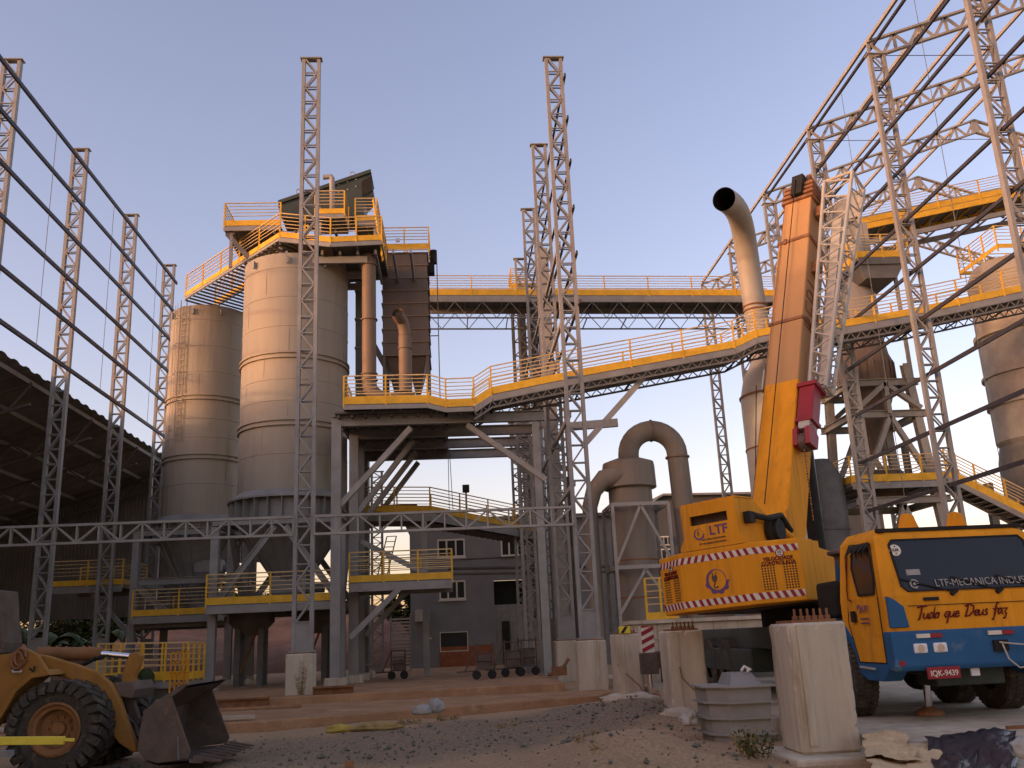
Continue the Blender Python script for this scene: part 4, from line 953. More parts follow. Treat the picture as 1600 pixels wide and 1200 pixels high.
for i, h in enumerate(holes):
    fr = MB(); k = .09 if i < 3 else .05; x0, z0, x1, z1 = h
    fr.bx((x0, BY - .03, z0), (x1, BY + .12, z0 + k)); fr.bx((x0, BY - .03, z1 - k), (x1, BY + .12, z1)); fr.bx((x0, BY - .03, z0 + k), (x0 + k, BY + .12, z1 - k)); fr.bx((x1 - k, BY - .03, z0 + k), (x1, BY + .12, z1 - k))
    if i < 3:
        for q in (1 / 3, 2 / 3): xx = x0 + (x1 - x0) * q; fr.bx((xx - k * .5, BY - .03, z0 + k), (xx + k * .5, BY + .12, z1 - k))
    wn = fr.obj('window', 'white', t); p_ = MB(); p_.bx((x0 + .02, BY + .08, z0 + .02), (x1 - .02, BY + .1, z1 - .02)); p_.obj('pane', 'winglass', wn)
    if i < 3: s_ = MB(); s_.bx((x0 - .06, BY - .1, z0 - .08), (x1 + .06, BY + .01, z0 - .005)); s_.obj('sill', 'white', wn)
dm = MB(); x0, _, x1, z1 = door; zr = at(776, 945, BY).z
for i in range(20):
    xx = x0 + (x1 - x0) * i / 20; dm.bx((xx, BY + .1 + .05 * (i % 2), .05), (xx + (x1 - x0) / 20 + .002, BY + .14 + .05 * (i % 2), zr))
dm.obj('corrugated_door', 'sack', t)
MB().bx((x0, BY + .5, zr), (x1, BY + .55, z1)).obj('dark_opening', 'black', t)
MB().bx((at(785, 1000, BY).x, BY - .05, .05), (at(797, 1000, BY).x, BY + .08, 2.6)).obj('door_leaf', 'black', t)
a = at(649, 953, BY); c_ = at(671, 971, BY)
t = thing('air_conditioner', 'grey wall box with bent white pipe on the office wall', 'air conditioner', (a.x, BY - .5, c_.z))
MB().bx((a.x, BY - .45, c_.z), (c_.x, BY - .0, a.z)).obj('case', 'offwhite', t, bevel=.02)
MB().tube([V(c_.x - .1, BY - .08, c_.z), V(c_.x - .1, BY - .08, c_.z - .85), V(c_.x + .1, BY - .08, c_.z - .95)], .05, 8).obj('pipe', 'white', t)
gt = at(610, 1048, 50); g2 = at(642, 980, 50)
t = thing('slatted_gate', 'pale slatted metal gate left of the office corner', 'gate', (gt.x, 50, 0))
mb = MB()
for k in range(17): mb.bx((gt.x, 50, .1 + k * .17), (g2.x, 50.04, .19 + k * .17))
mb.obj('slats', 'offwhite', t)
mb = MB(); [mb.bx((x, 49.97, 0), (x + .07, 50.07, 3.0)) for x in (gt.x, g2.x - .07)]; mb.obj('frame', 'steel', t)
# covered walkway in front of the office
w0 = at(560, 800, 41.0); w1 = at(672, 800, 41.0); w2 = at(845, 832, 46.0)
t = walkway('covered_walkway', 'railed walkway with brown sheet underside in front of the office', 'bridge', [w0, w1, w2], [w0 + V(0, 2, 0), w1 + V(0, 2, 0), w2 + V(0, 2, 0)], th=.35, sp=1.7, kick=.28, nb=5)
mb = MB(); n = 40; r1 = []; r2 = []
for k in range(n + 1):
    p_ = w1 + (w2 - w1) * (k / n) + V(0, 0, -.42 + .05 * (k % 2)); r1.append(p_ + V(0, -.25, -.1)); r2.append(p_ + V(0, 2.3, -.1))
mb.sheet([r1, r2]); mb.obj('underside_sheet', 'bucket', t)
MB().bx((w1.x - .4, 40.9, 0), (w1.x - .15, 41.2, w1.z - .4)).obj('post', 'steel', t)
mb = MB(); pz = at(620, 793, 41.5); mb.bx((pz.x - .7, 41.4, pz.z - .1), (pz.x + .9, 42.6, pz.z + .12)); mb.obj('belt_roll', 'rust', t)
lp = at(729, 798, 48); lq = at(729, 768, 48)
t = thing('floodlight_post', 'small dark floodlight on a post above the office', 'light', (lp.x, 48, lp.z - 1))
MB().tube([V(lp.x, 48, lp.z - 1.0), V(lp.x, 48, lq.z)], .05, 8).obj('post', 'steel_dk', t); MB().box(V(lp.x, 48, lq.z + .15), (.36, .25, .4)).obj('lamp_housing', 'black', t, bevel=.03)
for i, (a_, b_, lab) in enumerate([((700, 700), (702, 800), 'left thin hanging cable above the covered walkway'), ((702, 700), (708, 800), 'right thin hanging cable above the covered walkway')]):
    tag(MB().tube([at(*a_, 38), at(*b_, 41)], .015, 5).obj('hanging_cable', 'steel_dk'), lab, 'cable', 'hanging cables by the office')
# hanging ladder next to braces
a_ = at(596, 905, 44); b_ = at(612, 838, 44)
mb = MB()
for o in (-.22, .22): mb.bar(a_ + V(o, 0, 0), b_ + V(o, 0, 0), .05)
for k in range(9): p_ = a_ + (b_ - a_) * (k / 8); mb.bar(p_ - V(.22, 0, 0), p_ + V(.22, 0, 0), .035)
tag(mb.obj('leaning_ladder', 'steel_dk'), 'leaning dark ladder seen against the sky under the walkway', 'ladder')
c = copy_tree(col); c.location = at(590, 1000, 50); c.location.z = .2; c.scale = (1, 1, .5); c['label'] = 'dark short lattice mast seen between the slanting braces'; c['group'] = 'lattice masts in the background'
# big grey shed far behind
t = thing('grey_shed', 'big plain grey industrial shed behind the cyclone and chimney', 'building', (18, 74, 0))
sa = at(925, 800, 72); sb = at(1190, 770, 72)
mb = MB(); mb.prism([V(sa.x, 72, 0), V(34, 72, 0), V(34, 72, sb.z - .3), V(sb.x - 8, 72, sb.z), V(sa.x + 1.8, 72, sb.z - 1.9), V(sa.x, 72, sa.z - 1.6)], V(0, 26, 0)); mb.obj('wall', 'farwall_shade', t)
mb = MB(); mb.bar(V(sa.x - .2, 71.8, sa.z - 1.55), V(sb.x - 8, 71.8, sb.z + .08), .5, .16); mb.bar(V(sb.x - 8, 71.8, sb.z + .08), V(34.2, 71.8, sb.z - .2), .5, .16); mb.obj('roof_edge', 'steel', t)
for i, (x0, y0, x1, y1) in enumerate([(937, 836, 951, 850), (1030, 838, 1050, 852), (1025, 858, 1050, 874), (938, 866, 952, 890)]):
    a = at(x0, y0, 71.9); c_ = at(x1, y1, 71.9); wv = MB(); wv.bx((a.x, 71.85, c_.z), (c_.x, 71.98, a.z)); wn = wv.obj('window', 'white', t)
    for q in range(3):
        xx = a.x + (c_.x - a.x) * (q + .15) / 3; pm = MB(); pm.bx((xx, 71.82, c_.z + .1), (xx + (c_.x - a.x) * .24, 71.86, a.z - .1)); pm.obj('pane', 'winglass', wn)
for i, (px, Y, r_, lab) in enumerate([(848, 46.5, .16, 'left dark vertical pipe packed behind the middle columns'), (858, 45.2, .22, 'thick grey vertical pipe packed behind the middle columns'), (905, 41, .15, 'thin vertical pipe between the middle columns and the cyclone')]):
    p_ = at(px, 1000, Y); tag(MB().tube([V(p_.x, Y, .2), V(p_.x, Y, 11.5 if i < 2 else 8.5)], r_, 14).obj('vertical_pipe', 'steel' if i == 1 else 'steel_dk', loc=(p_.x, Y, .2), smooth=True), lab, 'pipe', 'vertical pipes by the middle columns')
for x_, y_, sc, lab in ((3.05, 38.6, .52, 'short lattice column under the deck beams left of the middle row'), (3.2, 44.9, .56, 'short lattice column behind the deck beams beside the vertical pipes'), (5.0, 41.5, .60, 'short lattice column between the middle row and the cyclone')):
    c = copy_tree(col); c.location = (x_, y_, .25); c.scale = (1, 1, sc); c['label'] = lab; c['group'] = 'short lattice columns by the middle row'
t = thing('pipe_rack', 'steel cross pieces tying the middle columns together at several heights', 'steel frame', (3.6, 37, 5))
for z in (6.6, 9.0, 12.6, 15.4): MB().bar(V(4.1, 31, z), V(4.1, 48, z), .1, .16).obj('tie_beam', 'steel', t)
for z in (6.6, 9.0): MB().bar(V(3.0, 41.6, z), V(5.4, 41.6, z), .14, .2).obj('cross_beam', 'steel', t)
# ------------------------------------------------------------------ carts in front of the office
def cart(label, px, py, Y, s=1.):
    p = atz(px, py, .27); t = thing('steel_cart', label, 'cart', tuple(p), 'steel carts in front of the office')
    x, y, z = p
    mb = MB()
    for o in (0, .6 * s): mb.tube([V(x + o, y, z + .25), V(x + o, y, z + 1.25 * s)], .035, 6)
    for k in range(4): mb.tube([V(x, y, z + .35 + .28 * k * s), V(x + .6 * s, y, z + .35 + .28 * k * s)], .025, 6)
    mb.tube([V(x, y, z + .3), V(x - .7 * s, y + .1, z + .28)], .03, 6); mb.tube([V(x, y, z + 1.2 * s), V(x - .4 * s, y, z + .3)], .025, 6)
    mb.obj('frame', 'bucket', t)
    for o in (.0, .55 * s): MB().lathe((x + o, y - .06, z + .16), [(.16, 0), (.16, .07)], 16, (0, 1, 0)).obj('wheel', 'black', t)
    MB().box((x + .3 * s, y + .2, z + .6 * s), (.5 * s, .35, .5 * s)).obj('box', 'bucket', t, bevel=.02)
cart('rusty steel cart left of the white corrugated door', 745, 1062, 48); cart('rusty steel cart with a box in front of the door', 790, 1058, 48, 1.05); cart('rusty steel cart close to the concrete pillars', 812, 1056, 48, 1.1); cart('small trolley beside the slatted gate', 612, 1062, 46, .9)
# ------------------------------------------------------------------ trees and plants
def leafcloud(mb, c, rad, n, ls, rnd, flat=.7):
    for i in range(n):
        d = V(rnd.gauss(0, 1), rnd.gauss(0, 1), rnd.gauss(0, 1)).normalized() * (rnd.random() ** .4); p = c + V(d.x * rad, d.y * rad, d.z * rad * flat)
        a = V(rnd.gauss(0, 1), rnd.gauss(0, 1), rnd.gauss(0, .7)).normalized(); b = a.cross(V(rnd.gauss(0, 1), rnd.gauss(0, 1), rnd.gauss(0, 1))).normalized(); l = ls * rnd.uniform(.6, 1.4)
        mb._add([p, p + a * l * .5 + b * l * .25, p + a * l, p + a * l * .5 - b * l * .25], [(0, 1, 2, 3)])
def tree(label, x, y, h, w_, seed, m1='leaf'):
    rnd = random.Random(seed); z = 0; t = thing('leafy_tree', label, 'tree', (x, y, z), 'trees beyond the yard'); mb = MB()
    mb.tube([V(x, y, z), V(x + .1, y, h * .3), V(x - .05, y, h * .6)], [.2, .15, .08], 8); cr = MB()
    for k in range(9):
        a = rnd.uniform(0, 6.28); c_ = V(x + math.cos(a) * w_ * rnd.uniform(.2, .8), y + math.sin(a) * w_ * .6, h * rnd.uniform(.45, .95)); mb.tube([V(x, y, h * .4), c_], [.07, .02], 5); leafcloud(cr, c_, w_ * rnd.uniform(.35, .55), 260, .34, rnd)
    mb.obj('trunk', 'bark', t); cr.obj('crown', m1, t, norm=False)
def banana(label, x, y, h, seed):
    rnd = random.Random(seed); t = thing('banana_plant', label, 'plant', (x, y, 0), 'banana plants behind the shed'); MB().tube([V(x, y, 0), V(x, y, h * .55)], [.16, .1], 8).obj('stem', 'leaf', t); lf = MB()
    for k in range(9):
        a = rnd.uniform(0, 6.28); d = V(math.cos(a), math.sin(a), 0); s = V(-d.y, d.x, 0); Ln = h * rnd.uniform(.45, .65); rows = []
        for q in range(9):
            f_ = q / 8; c_ = V(x, y, h * .52) + d * Ln * f_ * .8 + V(0, 0, Ln * (1.1 * f_ - 1.15 * f_ * f_)); wd = .32 * math.sin(math.pi * min(1, .08 + f_ * .95)) * (1 + .3 * rnd.random()); rows.append([c_ - s * wd - V(0, 0, wd * .5), c_, c_ + s * wd - V(0, 0, wd * .5)])
        lf.sheet(rows)
    lf.obj('leaves', 'leaf', t, norm=False)
for i, (px, Y, h, lab) in enumerate([(22, 60, 5.2, 'banana plant just right of the loader cab'), (48, 62, 4.6, 'banana plant behind the foot of the left lattice column'), (84, 61, 4.8, 'banana plant right of the left lattice column'), (118, 63, 4.2, 'banana plant behind the slanting strut'), (175, 62, 4.8, 'banana plant below the dim left platform')]):
    p = at(px, 1000, Y); banana(lab, p.x, Y, h, i + 3)
for i, (px, Y, h, w_, lab, mm_) in enumerate([(70, 70, 5.5, 2.6, 'dark bushy tree behind the banana plants', 'leaf2'), (140, 72, 5.0, 2.4, 'green bushy tree seen below the shed wall', 'leaf'), (230, 74, 5.5, 2.6, 'dark tree behind the small silo legs', 'leaf2'), (285, 76, 6, 2.5, 'tree seen under the small silo platform', 'leaf2'), (635, 66, 6.6, 1.6, 'small round tree at the left corner of the office', 'leaf2'), (395, 80, 6.5, 2.5, 'tree on the red bank under the big silo', 'leaf2')]):
    p = at(px, 1000, Y); tree(lab, p.x, Y, h, w_, i + 20, mm_)
# ------------------------------------------------------------------ mobile crane
ZG = .25
t = thing('mobile_crane', 'orange and blue mobile crane with raised boom, parked facing the camera at the right', 'crane', (7.2, 15, ZG))
CX, FY0 = 7.2, 12.9
# chassis and wheels
mb = MB(); mb.bx((CX - .55, 13.6, .85), (CX + .55, 25.5, 1.35)); mb.bx((CX - 1.2, 15.6, 1.2), (CX + 1.2, 25.5, 1.62)); mb.bx((CX - .5, 13.3, .7), (CX + .5, 13.9, 1.1)); mb.obj('chassis', 'green', t, bevel=.02)
mb = MB(); mb.tube([V(CX - 1.0, 14.7, .82), V(CX + 1.0, 14.7, .82)], .09, 10); mb.lathe((CX, 14.5, .8), [(.24, 0), (.24, .4)], 16, (0, 1, 0)); mb.bx((CX - .9, 14.35, .75), (CX - .7, 14.95, 1.0)); mb.obj('front_axle', 'black', t)
def wheel(x, y, r=.585, wdt=.4, side=-1):
    prof = [(.30, -wdt * .42), (r - .12, -wdt * .5), (r - .03, -wdt * .46), (r, -wdt * .36), (r, wdt * .36), (r - .03, wdt * .46), (r - .12, wdt * .5), (.30, wdt * .42)]
    wt = MB().lathe((x, y, ZG + r), prof, 40, (1, 0, 0), cap=False); tr = 48
    for k in range(tr):
        a = 2 * math.pi * k / tr
        for j, o in enumerate((-.12, 0, .12)):
            aa = a + (.06 if j % 2 else 0); c = V(x + o, y + (r + .004) * math.cos(aa), ZG + r + (r + .004) * math.sin(aa)); wt.box(c, (.10, .045, .022), Matrix.Rotation(aa - math.pi / 2, 3, 'X'))
    wo = wt.obj('wheel', 'tyre', t, True)
    MB().lathe((x + side * wdt * .3, y, ZG + r), [(.06, .0), (.3, .02), (.31, -side * .12)], 28, (1, 0, 0), cap=False).obj('rim', 'bucket', wo, True)
for y in (14.64, 16.05, 20.9, 22.3):
    for s in (-1, 1): wheel(CX + s * 1.17, y, side=s)
# cab
zc = [.95, 1.47, 1.96, 2.78, 2.93]
x0, x1 = CX - 1.25, CX + 1.25
cabp = [V(0, 12.95, 1.42), V(0, 12.93, 1.95), V(0, 13.18, 2.80), V(0, 13.38, 2.92), V(0, 14.75, 2.92), V(0, 14.75, 1.42)]
def cabin():
    mb = MB()
    # lofted: lower outline wider than roof; left and right sides lean in
    lo = [(x0, 12.98), (x0 + .12, 12.9), (x1 - .12, 12.9), (x1, 12.98), (x1, 14.5), (x0, 14.5)]
    lv = [(1.42, 0, 0), (1.95, 0, 0), (2.78, .1, .24), (2.92, .22, .40)]
    rows = []
    for z, ins, sl_ in lv:
        r = []
        for (x, y) in lo:
            xx = x + (ins if x < CX else -ins); yy_ = y + (sl_ if y < 13.5 else -ins * .3); r.append(V(xx, yy_, z))
        rows.append(r + [r[0]])
    mb.sheet(rows); mb._add(rows[-1][:-1], [(0, 1, 2, 3, 4, 5)]); mb._add(rows[0][:-1], [(5, 4, 3, 2, 1, 0)])
    return mb
cb = cabin().obj('cab', 'crane', t, bevel=.03)
def front(u, z, o=.012):  # point on the raked front glass plane
    f_ = (z - 1.95) / .83; return V(u, 12.9 + .24 * f_ - o * .96, z + o * .28)
ws = [front(u, z) for u, z in [(x0 + .27, 2.02), (x0 + .36, 1.985), (x1 - .36, 1.985), (x1 - .27, 2.02), (x1 - .30, 2.66), (x1 - .36, 2.72), (x0 + .36, 2.72), (x0 + .30, 2.66)]]
ws = [front(u, z) for u, z in [(x0 + .34, 2.00), (x1 - .34, 2.00), (x1 - .27, 2.07), (x1 - .25, 2.66), (x1 - .31, 2.73), (x0 + .31, 2.73), (x0 + .25, 2.66), (x0 + .27, 2.07)]]
gl = MB().prism(ws, V(0, .02, 0)).obj('windscreen', 'glass', t)
fr = MB()
for a, b in zip(ws, ws[1:] + ws[:1]): fr.bar(a, b, .03, .02)
fr.obj('windscreen_seal', 'black', gl)
# roof sun visor line and lamps
mb = MB(); mb.bx((x0 + .18, 13.2, 2.86), (x1 - .18, 13.32, 2.91)); mb.obj('roof_gutter', 'black', t)
for u in (-.55, .2): mb = MB(); mb.prism([V(CX + u, 13.5, 2.92), V(CX + u + .24, 13.5, 2.92), V(CX + u + .2, 13.5, 3.12), V(CX + u + .08, 13.5, 3.16)], V(0, .2, 0)); mb.obj('roof_lamp', 'crane', t, bevel=.02)
# driver's side door with window
def side(y, z, o=.012):
    ins = 0 if z < 1.95 else .1 * (z - 1.95) / .83
    return V(x0 - o + ins, y, z)
dp = [side(y, z) for y, z in [(13.12, 1.05), (13.12, 1.95), (13.32, 2.70), (14.05, 2.76), (14.22, 2.6), (14.22, 1.6), (14.0, 1.05)]]
dr = MB().prism(dp, V(.03, 0, 0)).obj('door', 'crane', t, bevel=.008)
wp = [side(y, z, .02) for y, z in [(13.22, 2.0), (13.22, 2.15), (13.36, 2.64), (13.95, 2.66), (13.98, 2.4), (13.75, 2.0)]]
MB().prism(wp, V(.02, 0, 0)).obj('door_window', 'glass', dr)
mb = MB()
for a, b in zip(wp, wp[1:] + wp[:1]): mb.bar(a, b, .02, .03)
mb.obj('window_seal', 'black', dr)
MB().bx((x0 - .05, 13.92, 1.62), (x0 - .01, 14.05, 1.78)).obj('handle', 'black', dr, bevel=.01)
MB().tube([side(14.12, 2.6, .03), side(14.14, 2.1, .03), side(14.1, 1.95, .03), side(14.0, 1.93, .03)], .012, 6).obj('door_trim', 'darkred', dr)
text('LTF', .13, side(13.55, 1.80, .03), (0, -1, 0), (0, 0, 1), 'purple', dr, wscale=.9)
MB().tube([side(13.75 + .055 * math.cos(a), 1.80 + .055 * math.sin(a), .03) for a in [k * .5 for k in range(10)]], .012, 6).obj('emblem', 'purple', dr)
text('MECANICA INDUSTRIAL', .03, side(13.6, 1.66, .03), (0, -1, 0), (0, 0, 1), 'purple', dr, wscale=.9)
text('MECANICA INDUSTRIAL', .03, side(13.6, 1.60, .03), (0, -1, 0), (0, 0, 1), 'purple', dr, wscale=.9)
# visor leaves over the door
mb = MB()
for k in range(7): mb.prism([side(13.25 + .1 * k, 2.72, .05), side(13.37 + .1 * k, 2.74, .05), side(13.4 + .1 * k, 2.56 + .03 * (k % 2), .12)], V(.01, 0, 0))
mb.obj('torn_visor', 'black', t)
# blue lower body
bp_ = [V(x0 - .02, 12.88, .96), V(x0 - .02, 12.86, 1.46), V(x1 + .02, 12.86, 1.46), V(x1 + .02, 12.88, .96)]
mb = MB(); mb.prism([V(x0 - .02, y, z) for y, z in [(12.84, 1.0), (12.86, 1.47), (13.1, 1.47), (13.1, .96), (12.88, .94)]], V(x1 - x0 + .04, 0, 0)); mb.obj('bumper', 'blue', t, bevel=.02)
mb = MB(); mb.prism([V(x0 - .015, y, z) for y, z in [(13.1, .94), (13.1, 1.04), (14.0, 1.04), (14.24, 1.45), (14.5, 1.66), (15.2, 1.66), (15.2, 1.15), (14.95, .98), (14.3, .98), (13.8, .80), (13.3, .80)]], V(.28, 0, 0)); mb.obj('left_fender', 'blue', t, bevel=.015)
mb = MB(); mb.prism([V(x1 + .015, y, z) for y, z in [(13.1, .94), (13.1, 1.04), (14.0, 1.04), (14.24, 1.45), (14.5, 1.66), (15.2, 1.66), (15.2, 1.15), (14.95, .98), (14.3, .98), (13.8, .80), (13.3, .80)]], V(-.28, 0, 0)); mb.obj('right_fender', 'blue', t, bevel=.015)
MB().prism([V(x0 - .04, y, z) for y, z in [(13.5, .98), (14.0, 1.0), (14.0, .97), (13.5, .95)]], V(.05, 0, 0)).obj('step_edge', 'offwhite', t)
for s in (-1, 1):
    xx = CX + s * 1.24; k = -s
    MB().prism([V(xx + k * .0, 12.885, 1.52), V(xx + k * .26, 12.865, 1.52), V(xx + k * .22, 12.865, 1.80), V(xx + k * .1, 12.875, 1.90), V(xx, 12.885, 1.95)], V(0, .05, 0)).obj('corner_panel', 'blue', t, bevel=.01)
for u0_ in (CX - .98, CX - .70):
    l_ = MB(); l_.bx((u0_, 12.825, 1.17), (u0_ + .19, 12.87, 1.30)); lo_ = l_.obj('headlight', 'lamp_glass', t, bevel=.02); MB().lathe((u0_ + .09, 12.81, 1.235), [(.05, 0), (.055, .03)], 20, (0, 1, 0)).obj('reflector', 'chrome', lo_)
for u0_ in (CX + .6, CX + .86):
    l_ = MB(); l_.bx((u0_, 12.825, 1.17), (u0_ + .19, 12.87, 1.30)); lo_ = l_.obj('headlight', 'lamp_glass', t, bevel=.02); MB().lathe((u0_ + .09, 12.81, 1.235), [(.05, 0), (.055, .03)], 20, (0, 1, 0)).obj('reflector', 'chrome', lo_)
for u0_ in (CX - .92, CX + .1, CX + .72):
    MB().bx((u0_, 12.83, 1.37), (u0_ + .19, 12.86, 1.425)).obj('reflective_strip', 'white', t); MB().bx((u0_ + .191, 12.83, 1.37), (u0_ + .36, 12.86, 1.425)).obj('reflective_strip', 'red', t)
pl_ = MB().bx((CX - .86, 12.80, .83), (CX - .40, 12.83, .985)).obj('number_plate', 'red', t, bevel=.005)
text('IQK-9439', .105, (CX - .63, 12.795, .90), (1, 0, 0), (0, 0, 1), 'white', pl_, wscale=.92, off=.001)
MB().lathe((CX - 1.17, 12.83, 1.05), [(.04, 0), (.04, .02)], 14, (0, 1, 0)).obj('side_reflector', 'red', t)
MB().bx((CX - .17, 12.95, .84), (CX - .05, 12.98, .98)).obj('square_lamp', 'lamp_glass', t)
tw = MB(); tw.bx((CX + .14, 12.80, 1.15), (CX + .34, 12.86, 1.30)); two = tw.obj('tow_bracket', 'black', t)
MB().tube([V(CX + .2, 12.78, 1.27), V(CX + .4, 12.74, 1.24), V(CX + .75, 12.74, 1.2), V(CX + .9, 12.76, 1.28)], .012, 6).obj('rope', 'offwhite', two); MB().tube([V(CX + .24, 12.78, 1.25), V(CX + .26, 12.72, 1.05), V(CX + .38, 12.7, .93), V(CX + .6, 12.72, .95), V(CX + .8, 12.75, 1.15)], .012, 6).obj('rope', 'offwhite', two)
MB().bx((CX - .72, 12.86, 1.865), (CX - .50, 12.895, 1.91)).obj('grab_handle', 'black', t, bevel=.01)
for u0_, u1_ in ((CX - .28, CX - .98), (CX + .38, CX - .25), (CX + 1.0, CX + .4)):
    w_ = MB(); w_.bar(front(u0_, 1.965, .03), front(u1_, 2.17, .04), .014); w_.bar(front(u0_ - .03, 1.93, .02), front(u0_ + .06, 1.99, .03), .05); w_.obj('wiper', 'black', t)
# hand-drawn script line under the windscreen
GL = {'T': [[(0, 2.0), (.5, 2.15), (1.5, 2.2)], [(.8, 2.15), (.65, 1), (.5, 0), (.3, -.1)]], 'u': [[(0, 1), (-.03, .3), (.15, 0), (.5, .3), (.65, 1), (.6, .2), (.8, 0)]], 'd': [[(.7, .9), (.35, 1.05), (0, .5), (.15, 0), (.5, .2), (.75, .9), (.85, 1.9), (.75, .2), (.95, 0)]],
      'o': [[(.4, 1), (.05, .6), (.1, .05), (.45, .05), (.65, .6), (.4, 1), (.75, .85)]], 'q': [[(.7, .95), (.3, 1), (0, .45), (.2, 0), (.6, .5), (.72, 1), (.6, -.2), (.45, -1.0)]], 'e': [[(.05, .45), (.6, .6), (.5, 1), (.15, .9), (0, .3), (.25, 0), (.7, .2)]],
      'D': [[(.5, 2.0), (.4, 1), (.2, .05)], [(0, 1.75), (.6, 2.15), (1.4, 1.7), (1.4, .8), (.8, .1), (.1, .0)]], 's': [[(.55, .9), (.3, 1.05), (.15, .75), (.45, .4), (.35, .05), (0, .05)]], 'f': [[(.85, 1.9), (.6, 2.1), (.45, 1.4), (.3, 0), (.1, -.9), (-.1, -.7)], [(0, .95), (.8, 1.05)]],
      'a': [[(.65, .95), (.3, 1.02), (0, .5), (.15, 0), (.5, .3), (.68, 1), (.65, .2), (.85, 0)]], 'z': [[(0, .95), (.6, 1.0), (.2, .3), (.5, .1), (.3, -.7), (.05, -.75)]]}
WD = {'T': 1.15, 'u': .85, 'd': .95, 'o': .8, 'q': .85, 'e': .75, 'D': 1.6, 's': .65, 'f': .8, 'a': .9, 'z': .7, ' ': .75}
mb = MB(); cx_ = 0; S_ = .078
for ch in 'Tudo que Deus faz':
    for st in GL.get(ch, []):
        mb.tube([V(CX - .86 + (cx_ + x + .22 * y) * S_ * 1.15, 12.893 - .004, 1.62 + (cx_ * .022 + y) * S_) for x, y in st], .0115, 6)
    cx_ += WD[ch]
mb.obj('script_lettering', 'darkred', t)
# windscreen lettering and sticker
fz = lambda u, z, o=.03: front(u, z, o)
ud = (fz(0, 2.5) - fz(0, 2.0)).normalized()
text('LTF-MECANICA INDUSTRIAL', .15, fz(CX + .32, 2.085), (1, 0, 0), ud, 'sack', gl, wscale=.86, off=.0)
mb = MB(); mb.tube([fz(CX - .80 + .055 * math.cos(a), 2.09 + .055 * math.sin(a)) for a in [k * .45 for k in range(13)]], .014, 6); mb.lathe(fz(CX - .80, 2.09), [(.022, 0), (.022, .01)], 12, (0, -1, .3)); mb.obj('emblem', 'sack', gl)
sm_ = MB(); sm_.bx((x0 + .3, 12.885, 1.80), (x1 - .3, 12.9, 1.808)); sm_.obj('panel_seam', 'black', t)
mb = MB()
for a, b in zip(dp, dp[1:] + dp[:1]): mb.bar(a + V(-.001, 0, 0), b + V(-.001, 0, 0), .012, .012)
mb.obj('door_gap', 'black', dr)
st_ = MB().lathe(fz(CX - .93, 2.58, .014), [(.085, 0), (.085, .006)], 28, (0, -1, .28)).obj('round_sticker', 'white', gl)
text('3,65', .055, fz(CX - .93, 2.58, .03), (1, 0, 0), ud, 'black', st_)
text('+', .05, fz(CX - .93, 2.63, .03), (1, 0, 0), ud, 'black', st_); text('+', .05, fz(CX - .93, 2.53, .03), (1, 0, 0), ud, 'black', st_)
MB().prism([fz(CX - .86, 2.22, .013), fz(CX - .66, 2.22, .013), fz(CX - .66, 2.30, .013), fz(CX - .86, 2.30, .013)], V(0, -.003, 0)).obj('paper_label', 'sack', gl)
# air cleaner and exhaust between cab and superstructure
mb = MB(); mb.bx((CX - 1.15, 14.95, 1.7), (CX - .1, 15.7, 2.28)); mb.obj('engine_hood', 'black', t, bevel=.06)
mb = MB(); mb.lathe((CX - .78, 15.2, 2.26), [(.19, 0), (.165, .35), (.17, .42), (.27, .46), (.27, .5), (.1, .55)], 24); mb.obj('air_intake', 'bucket', t, True)
MB().prism([V(CX - 1.02, 15.05, 2.28), V(CX - .9, 15.05, 2.28), V(CX - 1.0, 15.05, 2.6)], V(0, .03, 0)).obj('blue_wedge', 'blue', t)
# front jack
mb = MB(); jx = CX - .28; mb.tube([V(jx, 14.1, .35), V(jx, 14.05, 1.0)], .055, 12); mb.obj('front_jack', 'chrome', t, True)
MB().lathe((jx, 14.1, ZG + .005), [(.2, 0), (.2, .05), (.07, .12)], 16).obj('jack_foot', 'rust', t)
# ---- superstructure frame: a right, b forward, c up (slightly leaning)
tau = R(2.6); dF = V(.707, .707, 0); dS = V(.707, -.707, 0)
sT = dS * math.cos(tau) + V(0, 0, 1) * math.sin(tau); zT = V(0, 0, 1) * math.cos(tau) - dS * math.sin(tau)
T = Matrix((sT, dF, zT)).transposed().to_4x4(); T.translation = V(4.72, 16.5, 0)
def S(a, b, c): return T @ V(a, b, c)
cwp = [(-.73, 0), (.73, 0), (1.43, .42), (1.43, 1.0), (-1.43, 1.0), (-1.43, .42)]
cw = MB(T).prism([V(a, b, 1.96) for a, b in cwp], V(0, 0, 1.06)).obj('counterweight', 'crane', t, bevel=.02)
def panel(i, u0, u1, v0, v1, o, mb, skew=0.):  # quad on face i of the counterweight: u along, v up, offset o outwards
    (a0, b0), (a1, b1) = cwp[i], cwp[(i + 1) % 6]; L_ = math.hypot(a1 - a0, b1 - b0); ex = ((a1 - a0) / L_, (b1 - b0) / L_); nn_ = (ex[1], -ex[0])
    def q(u, v, oo): return V(a0 + ex[0] * u + nn_[0] * oo, b0 + ex[1] * u + nn_[1] * oo, 1.96 + v)
    p = [q(u0, v0, o), q(u1, v0, o), q(u1 + skew, v1, o), q(u0 + skew, v1, o)]; r = [q(u0, v0, o - .02), q(u1, v0, o - .02), q(u1 + skew, v1, o - .02), q(u0 + skew, v1, o - .02)]
    mb.hexa(r + p); return q
faces = [(5, math.hypot(.70, .42)), (0, 1.46), (1, math.hypot(.70, .42))]
